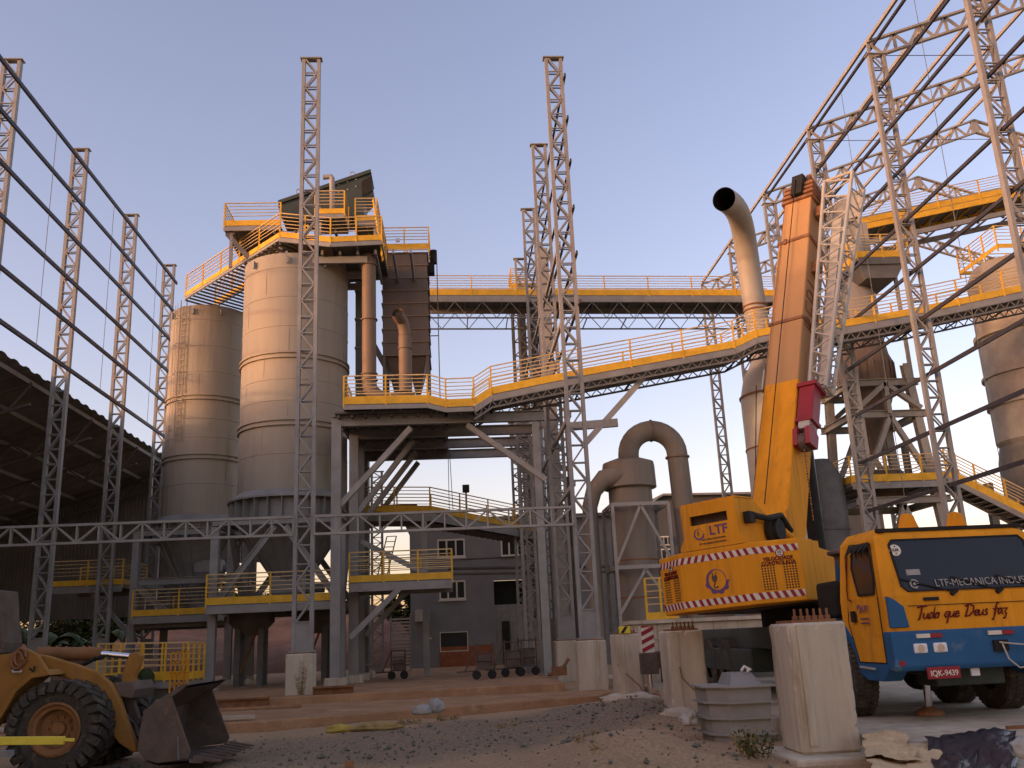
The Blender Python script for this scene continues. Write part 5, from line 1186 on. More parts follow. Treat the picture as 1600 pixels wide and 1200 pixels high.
for v0, nm in ((.075, 'lower'), (.85, 'upper')):
    wh = MB(T); rd = MB(T)
    for i, Lf in faces:
        panel(i, .0 if i != 5 else .02, Lf - (.02 if i == 1 else 0), v0, v0 + .115, .004, wh)
        n = int(Lf / .135)
        for k in range(n):
            u = .01 + k * (Lf - .02) / n; sk_ = .05 if (nm == 'upper' and (i == 5 or (i == 0 and u < .55))) else -.05
            uu = u if sk_ > 0 else u + .05
            panel(i, uu, min(uu + .066, Lf - .005), v0, v0 + .115, .007, rd, sk_ if uu + sk_ > 0 and uu + .066 + sk_ < Lf else 0)
    wo = wh.obj('hazard_stripe', 'white', cw); rd.obj('hazard_stripe', 'red', cw)
for i, s in ((1, 1), (5, -1)):
    Lf = faces[2][1]
    for bx0 in (.13, .50):
        hb = MB(T)
        for a in range(5):
            for r_ in range(10): panel(i, bx0 + a * .048, bx0 + a * .048 + .027, .22 + r_ * .044, .247 + r_ * .044, .003, hb)
        hb.obj('vent_holes', 'black', cw)
    tmp = MB(T); q = panel(i, 0, .01, 0, .01, -.05, tmp)
    dn = (T.to_3x3() @ (q(0, 0, 1) - q(0, 0, 0))).normalized(); xd = (T.to_3x3() @ (q(1, 0, 0) - q(0, 0, 0))).normalized()
    for txt, v in (('VELOCIDADE', .745), ('CONTROLADA', .67)): text(txt, .085, T @ q(.43, v - .005, .008), xd, zT, 'darkred', cw, wscale=.98, off=.003)
    sg = MB().lathe(T @ q(.47, .83, .009), [(.075, 0), (.075, .006)], 28, dn).obj('speed_sign', 'white', cw)
    MB().lathe(T @ q(.47, .83, .010), [(.058, .0), (.058, .007), (.075, .007), (.075, .0)], 28, dn, cap=False).obj('sign_ring', 'red', sg)
    text('60', .065, T @ q(.47, .845, .019), xd, zT, 'black', sg); text('km/h', .03, T @ q(.47, .80, .019), xd, zT, 'black', sg)
# gear and hook emblem on the centre face
def emblem(cx_, cz_, s, b0, parent, full=True):
    mb = MB(T); n = 40; P_ = []
    def pt(r, a): return V(cx_ + r * s * math.cos(a), b0, cz_ + r * s * math.sin(a))
    rows = [[], []]; 
    for k in range(n + 1):
        f_ = k / n; a = R(75 + 280 * f_); ri = .78; ro = .80 + .20 * math.sin(math.pi * min(1, f_ * 1.15)) ; teeth = 0
        if f_ > .42: teeth = .13 if (int((f_ - .42) * 14) % 2 == 0) else 0; ro = 1.0
        rows[0].append(pt(ri, a)); rows[1].append(pt(ro + teeth, a))
    for k in range(n):
        a, b, c_, d_ = rows[0][k], rows[0][k + 1], rows[1][k + 1], rows[1][k]; e = V(0, -.006, 0); mb.hexa([a, b, c_, d_, a + e, b + e, c_ + e, d_ + e])
    mb.tube([pt(.78, R(k)) + V(0, -.003, 0) for k in range(0, 80, 12)], .008 * s * 4, 5)
    mb.obj('emblem_gear', 'purple', parent)
    h = MB(T)
    if full:
        h.prism([V(cx_ + x * s - .05, b0, cz_ + z * s) for x, z in [(-.2, .0), (-.26, .22), (-.15, .36), (.15, .36), (.26, .22), (.2, 0), (.1, -.14), (-.1, -.14)]], V(0, -.006, 0))
        h.tube([V(cx_ + x * s - .05, b0 - .003, cz_ + z * s) for x, z in [(0, -.1), (.0, -.25), (-.12, -.4), (-.08, -.56), (.1, -.6), (.24, -.5)]], .012, 6)
        for x in (-.14, .14): h.tube([V(cx_ + x * s - .05, b0 - .003, cz_ + .34 * s), V(cx_ + x * s * 1.2 - .05, b0 - .003, cz_ + .62 * s)], .009, 5)
    else: h.tube([V(cx_ - .02, b0 - .003, cz_ + .05), V(cx_ - .02, b0 - .003, cz_ - .03)], .01, 6)
    h.obj('emblem_hook', 'bucket', parent)
emblem(.0, 2.46, .225, -.003, cw)
# winch housing with LTF lettering
hp_ = [(-.66, 3.03), (.64, 3.03), (.64, 3.10), (.56, 3.22), (.54, 3.85), (-.57, 3.85), (-.57, 3.22), (-.66, 3.10)]
def slot(a, c): return -.42 < a < .40 and 3.46 < c < 3.64
hb = MB(T); y0_ = .0
hb.prism([V(-.57, y0_, 3.64), V(.54, y0_, 3.64), V(.54, y0_, 3.86), V(-.57, y0_, 3.86)], V(0, .05, 0)); hb.prism([V(-.57, y0_, 3.47), V(-.40, y0_, 3.47), V(-.40, y0_, 3.64), V(-.57, y0_, 3.64)], V(0, .05, 0)); hb.prism([V(.37, y0_, 3.47), V(.54, y0_, 3.47), V(.54, y0_, 3.64), V(.37, y0_, 3.64)], V(0, .05, 0))
hb.prism([V(-.66, y0_, 3.03), V(.64, y0_, 3.03), V(.64, y0_, 3.1), V(.55, y0_, 3.25), V(.54, y0_, 3.47), V(-.57, y0_, 3.47), V(-.57, y0_, 3.25), V(-.66, y0_, 3.1)], V(0, .05, 0))
hs_ = hb.obj('winch_housing', 'crane', t)
MB(T).bx((-.5, .2, 3.4), (.5, .3, 3.7)).obj('slot_backing', 'bucket', hs_)
for a in (-.57, .50): MB(T).prism([V(a, .05, 3.02), V(a, .05, 3.85), V(a, .75, 3.87), V(a, 1.3, 3.55), V(a, 2.4, 3.35), V(a, 2.9, 3.02)], V(.04, 0, 0)).obj('boom_bracket', 'crane', t)
MB(T).prism([V(-.57, .05, 3.86), V(-.57, .75, 3.88), V(-.57, .75, 3.91), V(-.57, .05, 3.89)], V(1.11, 0, 0)).obj('housing_lid', 'crane', hs_)
text('LTF', .23, T @ V(.16, -.006, 3.33), sT, zT, 'purple', hs_, off=.004, wscale=1.05)
emblem(-.24, 3.31, .105, -.003, hs_, False)
text('MECANICA INDUSTRIAL', .045, T @ V(.05, -.006, 3.19), sT, zT, 'bucket', hs_); text('LTF MECANICA INDUSTRIAL', .045, T @ V(.02, -.006, 3.12), sT, zT, 'bucket', hs_)
mb = MB(T); mb.lathe((.56, 1.25, 3.3), [(.27, 0), (.27, .1), (.2, .12), (.2, .2)], 24, (1, 0, 0)); mb.tube([V(.62, .5, 3.55), V(.7, .9, 3.5), V(.68, 1.5, 3.6), V(.6, 2.0, 3.35)], .06, 8); mb.box((.62, .35, 3.5), (.12, .2, .2)); mb.obj('hose_drum', 'black', t, True)
mb = MB(T); mb.tube([V(.6, 1.6, 3.35), V(.66, 1.85, 3.2), V(.62, 2.1, 3.1)], .07, 8); mb.obj('hydraulic_motor', 'crane', t, True)
mb = MB(T); mb.lathe((-.85, .45, 3.02), [(.07, 0), (.07, .09), (.04, .13)], 14); mb.obj('beacon', 'crane', t, True)
MB(T).prism([V(-1.3, 1.0, 2.0), V(1.42, 1.0, 2.0), V(1.42, 1.0, 3.0), V(-1.3, 1.0, 3.0)], V(0, .25, 0)).obj('rear_deck', 'crane', t)
MB(T).prism([V(1.3, .9, 2.95), V(1.3, 3.2, 2.7), V(1.3, 3.2, 2.05), V(1.3, .9, 1.97)], V(.06, 0, 0)).obj('deck_side', 'crane', t)
MB(T).prism([V(-1.2, 1.2, 1.95), V(1.3, 1.2, 1.95), V(1.3, 3.6, 1.95), V(-1.2, 3.6, 1.95)], V(0, 0, .3)).obj('slewing_deck', 'bucket', t)
MB().lathe((6.85, 18.6, 1.6), [(.8, 0), (.8, .45)], 36).obj('slewing_ring', 'black', t)
# boom
el = R(66.3); F0 = V(6.36, 18.05, 3.35); bd = V(.707 * math.cos(el), .707 * math.cos(el), math.sin(el)); bs = dS.copy(); bn = V(-.707 * math.sin(el), -.707 * math.sin(el), math.cos(el))
TB = Matrix((bs, bd, bn)).transposed().to_4x4(); TB.translation = F0   # local: a right, l along boom, n outwards (upper face)
LB_ = 7.55
mb = MB(TB); wB, hB = .78, .86
def sect(mb, l0, l1, w, h, ch=.07):
    pr_ = [(-w / 2, -h / 2 + ch), (-w / 2 + ch, -h / 2), (w / 2 - ch, -h / 2), (w / 2, -h / 2 + ch), (w / 2, h / 2 - .02), (w / 2 - .02, h / 2), (-w / 2 + .02, h / 2), (-w / 2, h / 2 - .02)]
    mb.prism([V(a, l0, n) for a, n in pr_], V(0, l1 - l0, 0))
sect(mb, -.6, 3.4, wB, hB); bo = mb.obj('boom', 'crane', t)
mb = MB(TB); sect(mb, 3.4, LB_, wB - .001, hB - .001); mb.obj('boom_faded_part', 'boomfade', bo)
mb = MB(TB); sect(mb, LB_, LB_ + 1.35, wB - .08, hB - .08); mb.obj('inner_section', 'boomfade', bo)
for l, e in ((LB_ - .03, .05), (LB_ + 1.35, .04), (LB_ + 1.52, .03), (LB_ + 1.68, .0), (LB_ + 1.84, -.03)): mb = MB(TB); sect(mb, l, l + .09, wB + e, hB + e); mb.obj('boom_collar', 'rust', bo)
mb = MB(TB); sect(mb, LB_ + 1.44, LB_ + 2.05, wB - .16, hB - .2); mb.obj('boom_nose', 'rust', bo)
mb = MB(TB); mb.box((-.2, LB_ + .02, .44), (.06, .16, .06)); mb.bx((-wB / 2 - .02, 5.05, hB / 2 - .02), (wB / 2 + .01, 5.13, hB / 2 + .025)); mb.bx((wB / 2 - .02, 5.05, -.2), (wB / 2 + .02, 5.13, hB / 2)); mb.obj('boom_band', 'rust', bo)
mb = MB(TB); mb.bx((-.14, LB_ + 1.5, .3), (.14, LB_ + 2.15, .52)); mb.lathe((-.1, LB_ + 2.05, .3), [(.22, 0), (.22, .2)], 20, (1, 0, 0)); mb.obj('head_sheave', 'black', bo)
mb = MB(TB); mb.bx((-.22, LB_ + 2.05, -.3), (-.12, LB_ + 2.3, .3)); mb.bx((.12, LB_ + 2.05, -.3), (.22, LB_ + 2.3, .3)); mb.obj('head_plates', 'rust', bo)
mb = MB(TB); mb.tube([V(-.05, .4, .55), V(-.03, LB_ + 2.0, .54)], .012, 6); mb.obj('hoist_rope', 'black', bo)
mb = MB(TB); mb.tube([V(-.36, .2, .50), V(-.3, LB_ + 1.3, .45)], .008, 6); mb.obj('boom_weld_line', 'rust', bo)
mb = MB(TB); mb.tube([V(-.75, 3.7, .15), V(-1.0, .2, -.9)], .012, 6); mb.obj('stay_rope', 'black', bo)
mb = MB(TB); mb.bx((-wB / 2 - .16, 3.5, -.1), (-wB / 2, 4.2, .2)); mb.obj('side_reel_bracket', 'bucket', bo); mb = MB(TB); mb.lathe((-wB / 2 - .2, 3.6, .0), [(.1, 0), (.1, .55)], 14, (0, 1, 0)); mb.obj('hose_reel', 'offwhite', bo, True)
mb = MB(TB); mb.bx((-.28, -.02, .44), (.3, .12, .5)); mb.bx((-.2, -.3, .43), (.28, -.05, .45)); mb.obj('foot_cover', 'offwhite', bo)
mb = MB(TB); mb.tube([V(0, 3.2, -.45), V(0, .4, -1.75)], .17, 16); mb.obj('luffing_cylinder', 'black', t, True)
for k in range(5):
    pass
text('BERI', .95, TB @ V(wB / 2 + .006, 5.6, -.0), bd, -bn * -1, 'rust', bo, wscale=.8, off=-.02)
# lattice jib folded along the right side of the boom
J0, J1 = 3.2, 9.35
def jc(l, i):
    f_ = (l - J0) / (J1 - J0); w_ = .36 + .34 * f_; a0_ = wB / 2 + .16 + .08 * f_; n0 = .22 + .1 * f_
    return TB @ V(a0_ + (w_ if i in (1, 2) else 0), l, n0 - (w_ * .95 if i in (2, 3) else 0))
jb = thing('unused', None, None, (0, 0, 0)); bpy.data.objects.remove(jb)
mb = MB()
for i in range(4): mb.tube([jc(J0, i), jc(J1, i)], .045, 8)
jib = mb.obj('lattice_jib', 'offwhite', t, True)
lc = MB(); nn_ = 12
for i in range(4):
    j = (i + 1) % 4
    for k in range(nn_):
        l0 = J0 + (J1 - J0) * k / nn_; l1 = J0 + (J1 - J0) * (k + 1) / nn_; lm = (l0 + l1) / 2
        lc.tube([jc(l0, i), jc(lm, j)], .02, 6); lc.tube([jc(lm, j), jc(l1, i)], .02, 6)
for l in (J0, J1):
    for i in range(4): lc.tube([jc(l, i), jc(l, (i + 1) % 4)], .035, 6)
lc.obj('jib_lacing', 'offwhite', jib, True)
mb = MB(TB); mb.prism([V(wB / 2 + .30, J0 + .2, -.12), V(wB / 2 + .46, J0 + .2, -.12), V(wB / 2 + .62, J1 - 1.2, -.1), V(wB / 2 + .40, J1 - 1.2, -.1)], V(0, 0, .2)); mb.obj('jib_inner_section', 'offwhite', jib)
mb = MB(); pa, pb_, pc, pd = [jc(J1 - .9, 3).lerp(jc(J1 - .9, 0), .0), jc(J1 - .9, 2), jc(J1 - .15, 2), jc(J1 - .15, 3)]; mb.prism([pa, pb_, pc, pd], bn * .03); mb.obj('jib_head_plate', 'offwhite', jib)
mb = MB(TB); mb.bx((wB / 2, 6.6, -.1), (wB / 2 + .12, 6.9, .2)); mb.obj('jib_bracket', 'rust', jib); mb = MB(TB); mb.bx((wB / 2, 8.4, -.1), (wB / 2 + .14, 8.7, .2)); mb.obj('jib_bracket', 'rust', jib)
mb = MB(TB); a0_ = wB / 2 + .04
mb.prism([V(a0_, 2.3, .44), V(a0_ + .34, 2.3, .44), V(a0_ + .36, 3.2, .46), V(a0_ + .02, 3.2, .46)], V(0, 0, -.34)); tp_ = mb.obj('jib_tip', 'red', jib, bevel=.02)
mb = MB(TB); mb.bx((a0_ - .02, 3.13, .0), (a0_ + .40, 3.22, .5)); mb.obj('tip_flange', 'red', tp_); mb = MB(TB); mb.bx((a0_ - .01, 2.27, .08), (a0_ + .37, 2.35, .48)); mb.obj('tip_flange', 'red', tp_)
mb = MB(TB); mb.bx((a0_ + .06, 2.1, .1), (a0_ + .30, 2.29, .46)); mb.obj('tip_plate', 'offwhite', tp_)
for o in (-.02, .24):
    mb = MB(TB); mb.prism([V(a0_ + o, 1.72, .46), V(a0_ + o, 2.05, .54), V(a0_ + o, 2.2, .4), V(a0_ + o, 2.05, .1), V(a0_ + o, 1.76, .1)], V(.10, 0, 0)); mb.obj('tip_cheek', 'red', tp_)
mb = MB(TB); mb.lathe((a0_ + .09, 1.85, .3), [(.2, 0), (.2, .14)], 24, (1, 0, 0)); mb.obj('tip_sheave', 'bucket', tp_, True)
tip = TB @ V(a0_ + .2, 1.6, .4); mb = MB()
for k in range(24): mb.box(tip + V(.0, 0, -.06 * k), (.03, .012, .045), Matrix.Rotation(k * 1.57, 3, 'Z'))
mb.obj('chain', 'rust', tp_)
# rear outrigger standing on the gravel
ox, oy = 4.75, 23.9
t_o = MB(); t_o.bx((ox + .15, oy - .15, .75), (CX, oy + .15, 1.15)); og = t_o.obj('outrigger_beam', 'bucket', t, bevel=.02)
MB().bx((ox - .2, oy - .2, .62), (ox + .2, oy + .2, 1.12)).obj('jack_box', 'bucket', og, bevel=.02)
MB().bx((ox - .17, oy - .17, 1.13), (ox + .14, oy + .14, 1.78)).obj('jack_cover', 'white', og, bevel=.01)
mb = MB()
for k in range(4):
    z = 1.13 + k * .2; mb.prism([V(ox - .17, oy - .185, z), V(ox - .17, oy - .185, min(z + .1, 1.78)), V(ox + .14, oy - .185, min(z + .24, 1.78)), V(ox + .14, oy - .185, min(z + .14, 1.77))], V(0, .01, 0))
mb.obj('hazard_stripe', 'red', og)
MB().tube([V(ox, oy, .1), V(ox, oy, .64)], .085, 16).obj('jack_cylinder', 'chrome', og, True); MB().lathe((ox, oy, 0), [(.26, .02), (.26, .1), (.1, .16)], 20).obj('jack_foot', 'rust', og)
MB().tube([V(ox + .25, oy - .25, .12), V(ox + .4, oy - .3, .22), V(ox + .6, oy - .28, .1), V(ox + .5, oy - .2, .05)], .02, 6).obj('hose', 'black', og)
MB().bx((CX - 1.35, 19.0, .75), (CX - .6, 23.2, 1.2)).obj('side_beam', 'green', t, bevel=.02)
mb = MB()
for k in range(7): mb.lathe((CX - 1.0, 19.3 + .0, 1.25 + k * .05), [(.12, 0), (.14, .025), (.12, .05)], 14)
mb.obj('spring', 'bucket', t)
# yellow guard rail beside the counterweight
rp0 = at(1012, 969, 26.75); rp1 = at(1058, 966, 26.75)
f = [rp0, rp1, rp1 + V(.0, 1.5, 0)]
tg = thing('guard_rail', 'yellow guard rail on the concrete wall left of the counterweight', 'railing', tuple(rp0))
railing([rp0, rp1], tg, 1.15, 5, .4, .2)
# ------------------------------------------------------------------ wheel loader, seen from its side with the bucket to the right
LA = R(1); lh = V(math.cos(LA), -math.sin(LA), 0); ln = V(math.sin(LA), math.cos(LA), 0)    # heading, lateral (away from camera)
LW = atz(76, 1219, 0.0); LO = V(LW.x, LW.y, 0)
t = thing('wheel_loader', 'worn orange wheel loader with lowered bucket at the left edge', 'loader', tuple(LO))
def P(px, py, off=0.0): return atp(px, py, LO + ln * off, ln)
def plate(name, pts, off, th, material, parent=t, bevel=.01):
    return MB().prism([P(x, y, off) for x, y in pts], ln * th).obj(name, material, parent, bevel=bevel)
def z4(pts): return [(x / 2.857, 780 + y / 2.857) for x, y in pts]
r = .655
def tyre(off, name='wheel'):
    c = LO + ln * off + V(0, 0, r); wdt = .56
    prof = [(.36, -.2), (.37, -.27), (r - .18, -.29), (r - .06, -.27), (r - .02, -.2), (r - .02, .2), (r - .06, .29), (r - .18, .29), (.37, .27), (.36, .2)]
    mb = MB().lathe(c, prof, 56, ln, cap=False); n = 26
    for k in range(n):
        for sd in (-1, 1):
            a = 2 * math.pi * (k + (.5 if sd > 0 else 0)) / n; rd = lh * math.cos(a) + V(0, 0, 1) * math.sin(a); tn = V(0, 0, 1) * math.cos(a) - lh * math.sin(a)
            p0 = c + rd * (r - .03) + ln * sd * .02; p1 = c + rd * (r - .03) + ln * sd * .33 + tn * .12; p2 = c + rd * (r - .16) + ln * sd * .345 + tn * .13
            mb.bar(p0, p1, .10, .075, rd); mb.bar(p1, p2, .10, .05, ln)
    w_ = mb.obj(name, 'tyre', t, True)
    rm = MB().lathe(c, [(.36, -.27), (.37, -.29), (.34, -.305), (.31, -.26), (.27, -.25), (.25, -.12), (.21, -.10), (.1, -.10), (.09, -.15), (.005, -.16)], 40, ln, cap=False)
    for k in range(10): a = k * .628; rm.lathe(c + (lh * math.cos(a) + V(0, 0, 1) * math.sin(a)) * .16 - ln * .11, [(.02, -.03), (.02, .01)], 8, ln)
    rm.obj('rim', 'loader_rim', w_, True)
tyre(.33); tyre(2.05)
MB().tube([LO + ln * .3 + V(0, 0, r), LO + ln * 2.1 + V(0, 0, r)], .2, 14).obj('axle', 'bucket', t)
# front frame, mudguard and arms traced at their own planes
plate('front_frame', z4([(-60, 700), (40, 690), (110, 665), (160, 690), (225, 785), (130, 820), (60, 900), (0, 1000), (-60, 1080)]), .30, .10, 'loader')
plate('mudguard', z4([(225, 785), (140, 800), (70, 860), (20, 950), (-20, 1010), (-20, 980), (20, 900), (70, 830), (130, 785), (205, 760)]), .02, .6, 'loader')
for off in (.55, 1.6):
    plate('lift_arm', z4([(150, 690), (210, 700), (330, 735), (430, 770), (500, 830), (535, 900), (560, 980), (600, 1080), (612, 1130), (590, 1130), (530, 1090), (480, 1020), (450, 950), (425, 890), (370, 840), (300, 800), (215, 785)]), off, .14, 'loader', bevel=.02)
plate('cross_tube', z4([(510, 820), (590, 815), (605, 850), (590, 890), (530, 880)]), .65, .9, 'bucket')
plate('bell_crank', z4([(575, 690), (610, 680), (630, 700), (622, 740), (600, 790), (590, 850), (545, 850), (540, 800), (555, 745)]), 1.05, .16, 'loader', bevel=.02)
a = P(*z4([(170, 690)])[0], 1.1); b = P(*z4([(450, 690)])[0], 1.1); c_ = P(*z4([(600, 703)])[0], 1.1)
MB().tube([a, b], .10, 16).obj('tilt_cylinder', 'loader_rim', t, True); MB().tube([b, c_], .045, 12).obj('cylinder_rod', 'chrome', t, True)
mb = MB(); mb.tube([P(*z4([(360, 745)])[0], 1.0), P(*z4([(420, 715)])[0], 1.0), P(*z4([(470, 700)])[0], 1.0)], .03, 8); mb.tube([P(*z4([(380, 735)])[0], .95), P(*z4([(430, 705)])[0], .95)], .02, 8); mb.obj('hose', 'black', t, True)
plate('bucket_link', z4([(545, 860), (590, 860), (600, 920), (620, 980), (612, 1010), (570, 960)]), 1.05, .14, 'bucket')
plate('lower_link', z4([(440, 900), (520, 930), (600, 1000), (612, 1060), (560, 1000), (500, 960)]), 1.3, .14, 'bucket')
# pins, steps and dirt plates
for x, y in ((90, 705), (75, 720)): 
    p = P(*z4([(x, y)])[0], .26); MB().tube([p + (lh * math.cos(q) * .08 + V(0, 0, math.sin(q) * .12)) for q in [k * .5 for k in range(13)]], .025, 6).obj('tow_ring', 'rust', t)
mb = MB(); mb.tube([P(*z4([(55, 765)])[0], .22), P(*z4([(60, 772)])[0], .2), P(*z4([(90, 772)])[0], .2), P(*z4([(95, 765)])[0], .22)], .015, 6); mb.obj('grab_handle', 'offwhite', t)
mb = MB(); mb.tube([P(*z4([(132, 755)])[0], .25), P(*z4([(150, 770)])[0], .25), P(*z4([(155, 745)])[0], .25)], .015, 6); mb.obj('grab_handle', 'black', t)
# cab pillar and glass at the photo edge
plate('cab', z4([(-200, 400), (0, 405), (4, 520), (18, 640), (10, 690), (-200, 690)]), .5, .6, 'bucket', bevel=.02)
plate('cab_window', z4([(-180, 440), (-20, 440), (-12, 560), (-30, 680), (-180, 680)]), .47, .05, 'glass')
plate('cab_base', z4([(-200, 690), (30, 690), (30, 760), (10, 830), (-200, 1000)]), .45, .7, 'black')
# bucket: plates on a wider frame, rotated with the machine
BO = -.15; BW = 2.1
side_o = z4([(612, 1120), (620, 1040), (640, 945), (700, 900), (800, 835), (832, 822), (840, 830), (765, 885), (850, 1130), (840, 1160), (700, 1180), (650, 1165)])
bk = plate('bucket', side_o, BO, .05, 'bucket', bevel=.01)
MB().prism([P(x, y, BO) + ln * BW for x, y in side_o], ln * .05).obj('far_side', 'bucket', bk)
back = z4([(840, 830), (800, 835), (700, 900), (640, 945), (620, 1040), (612, 1120), (650, 1165), (700, 1180), (845, 1168), (920, 1170)])
mb = MB(); mb.sheet([[P(x, y, BO) + ln * o for x, y in back] for o in (.02, BW)]); mb.sheet([[P(x + 4, y + 4, BO) + ln * o for x, y in back] for o in (.02, BW)]); mb.obj('bucket_shell', 'bucket', bk, norm=False)
e0 = P(*z4([(845, 1160)])[0], BO); e1 = P(*z4([(905, 1168)])[0], BO); lip = MB()
lip.prism([e0, e1, e1 - V(0, 0, .03), e0 - V(0, 0, .05)], ln * BW); lip.obj('cutting_edge', 'bucket', bk)
for k in range(8):
    p = e1 + ln * (.08 + k * (BW - .16) / 7); q = p + lh * .24 - V(0, 0, .03); mb = MB(); s = ln * .055
    mb.hexa([p - lh * .14 - s + V(0, 0, .0), p - lh * .14 + s, p - lh * .14 + s + V(0, 0, .07), p - lh * .14 - s + V(0, 0, .07), q - s * .6, q + s * .6, q + s * .6 + V(0, 0, .02), q - s * .6 + V(0, 0, .02)]); mb.obj('tooth', 'bucket', bk)
plate('wear_strip', z4([(788, 1062), (796, 1062), (800, 1165), (790, 1165)]), BO - .03, .04, 'steel_dk', bk)
# ------------------------------------------------------------------ yellow pole in front of the loader wheel
a = at(-60, 1158, 12.6); b = at(116, 1156, 12.6)
t = thing('barrier_pole', 'bright yellow pole lying level across the loader wheel', 'pole', tuple(a))
MB().bar(a, b - V(.12, 0, 0), .06, .095).obj('pole', 'pole', t, bevel=.006); MB().bar(b - V(.13, 0, -.01), b, .03, .035).obj('tip', 'pole', t)
MB().bar(V(a.x + .1, a.y + .05, 0), V(a.x + .1, a.y + .05, a.z + .1), .06).obj('stand', 'steel_dk', t)
p = at(5, 1178, 12.8); mb = MB(); mb.box(V(p.x, p.y, p.z), (.18, .2, .07)); mb.obj('hook', 'steel', t)
# yellow site railing behind the loader bucket
y0 = at(150, 1065, 31.5); y1 = at(292, 1062, 31.5)
f_ = [y0, y1]; b_ = [y0 + V(0, 2.0, 0), y1 + V(0, 2.0, 0)]
walkway('yard_platform', 'bright yellow railed low platform behind the loader arms', 'platform', f_, b_, th=.2, sp=.78, kick=.22, ends='lr', h=1.15)
mb = MB(); mb.bx((y0.x, 31.7, 0), (y1.x, 33.4, y0.z - .25)); tag(mb.obj('platform_plinth', 'steel_dk', loc=(y0.x, 31.7, 0)), 'dark plinth under the low yellow yard platform', 'plinth')
gx = at(228, 1052, 30.9); mb = MB(); mb.lathe((gx.x, 30.9, .27), [(.2, 0), (.27, .35), (.26, .75), (.12, .95)], 20); tag(mb.obj('green_drum', M['leaf2'], loc=(gx.x, 30.9, .27), smooth=True), 'small dark green drum beside the low yellow platform', 'drum')
ox_ = at(281, 1040, 31.2); mb = MB()
for k in range(5):
    mb.bar(V(ox_.x - .28, 31.2, .4 + k * .32), V(ox_.x + .28, 31.2, .4 + k * .32), .04); mb.bar(V(ox_.x - .28 + .14 * k, 31.2, .4), V(ox_.x - .28 + .14 * k, 31.2, 1.7), .04)
tag(mb.obj('mesh_panel', 'crane', loc=(ox_.x, 31.2, .3)), 'orange mesh panel standing at the end of the yellow platform', 'panel')
# ------------------------------------------------------------------ rusty beams and kerb pieces on the yard
a = at(296, 1092, 28.6); b = at(455, 1093, 28.2)
mb = MB(); mb.ibeam(V(-13, 28.45, .16), V(-5.4, 28.3, .16), .25, .32, .04); tag(mb.obj('rusty_beam', 'rust', loc=(-9, 28.4, 0)), 'long rusty steel beam lying left of the weedy pillar', 'beam')
mb = MB(); mb.ibeam(V(-4.3, 29.2, .25), V(-3.1, 29.15, .25), .3, .5, .05); tag(mb.obj('rusty_beam', 'rust', loc=(-3.9, 29.2, 0)), 'short dark beam stub right of the weedy pillar', 'beam')
mb = MB(); mb.box((-8.0, 20.9, .27), (7.4, .16, .07), Matrix.Rotation(.028, 3, 'Z')); tag(mb.obj('timber_plank', 'concrete2', loc=(-8, 20.9, .2)), 'long pale plank lying on the dirt terrace edge', 'plank')
mb = MB(); mb.box((-7.2, 24.6, .24), (6.6, .2, .06), Matrix.Rotation(.02, 3, 'Z')); tag(mb.obj('timber_plank', 'dirt', loc=(-7.2, 24.6, .2)), 'brown plank lying farther back on the terrace', 'plank')
def sack(label, pts, Y, m1, r, g_=None, nm='sack'):
    ps = [atz(x, y, .0) for x, y in pts]; pp = []
    for i, p in enumerate(ps): pp.append(V(p.x, p.y, Y))
    n = len(pp); rr_ = [r * (.55 + .45 * math.sin(math.pi * (i + .5) / n)) * random.uniform(.85, 1.15) for i in range(n)]
    return tag(MB().tube(pp, rr_, 14).obj(nm, m1, smooth=True), label, 'sack', g_)
def lump(name, label, cat, c, d, material, seed, n1=14, n2=20, rough=.25):
    rows = []
    for i in range(n1 + 1):
        ph = math.pi * i / n1; row = []
        for j in range(n2 + 1):
            th = 2 * math.pi * (j % n2) / n2; v = V(math.sin(ph) * math.cos(th), math.sin(ph) * math.sin(th), math.cos(ph)); k = 1 + rough * noise.noise(v * 1.7 + V(seed, 0, 0)) + rough * .4 * noise.noise(v * 4.5 + V(0, seed, 0))
            row.append(V(c[0] + v.x * d[0] * k, c[1] + v.y * d[1] * k, max(c[2] - d[2] * .75, c[2] + v.z * d[2] * k)))
        rows.append(row)
    return tag(MB().sheet(rows).obj(name, material, smooth=True), label, cat)
p = atz(662, 1118, .2); lump('cement_sack', 'grey plastic sack lying on the dirt terrace', 'sack', (p.x - .05, p.y, .3), (.22, .15, .11), 'sack', 3.1); p = atz(680, 1116, .2); lump('cement_sack', 'rounder grey sack beside the flat one on the terrace', 'sack', (p.x + .02, p.y, .34), (.17, .16, .16), 'sack', 8.2)
p = atz(532, 1148, 0); lump('yellow_sack', 'dirty yellow sack lying below the terrace edge', 'sack', (p.x, p.y, .10), (.30, .12, .08), 'hose', 1.3, rough=.35); p = atz(590, 1146, 0); lump('yellow_sack', 'long dusty sack roll beside the yellow sack', 'sack', (p.x, p.y, .12), (.46, .11, .09), 'dry', 5.3, rough=.3)
p = atz(545, 1200, 0); mb = MB(); mb.bx((p.x - .05, p.y - .04, -.1), (p.x + .06, p.y + .04, .09)); tag(mb.obj('timber_stub', 'rust', loc=tuple(p)), 'small brown post stub at the bottom edge of the photo', 'stub')
for i, (px, py, s, lab) in enumerate([(1000, 1090, .3, 'flat concrete rubble slab below the striped jack'), (960, 1088, .22, 'small concrete rubble block by the fourth pillar'), (1060, 1112, .2, 'broken concrete block at the foot of the second pillar')]):
    p = atz(px, py + 12, .1); lump('rubble_block', lab, 'rubble', (p.x, p.y, .2), (s * 1.6, s, s * .55), 'concrete2', i * 2.2 + 1, 8, 12, .35)
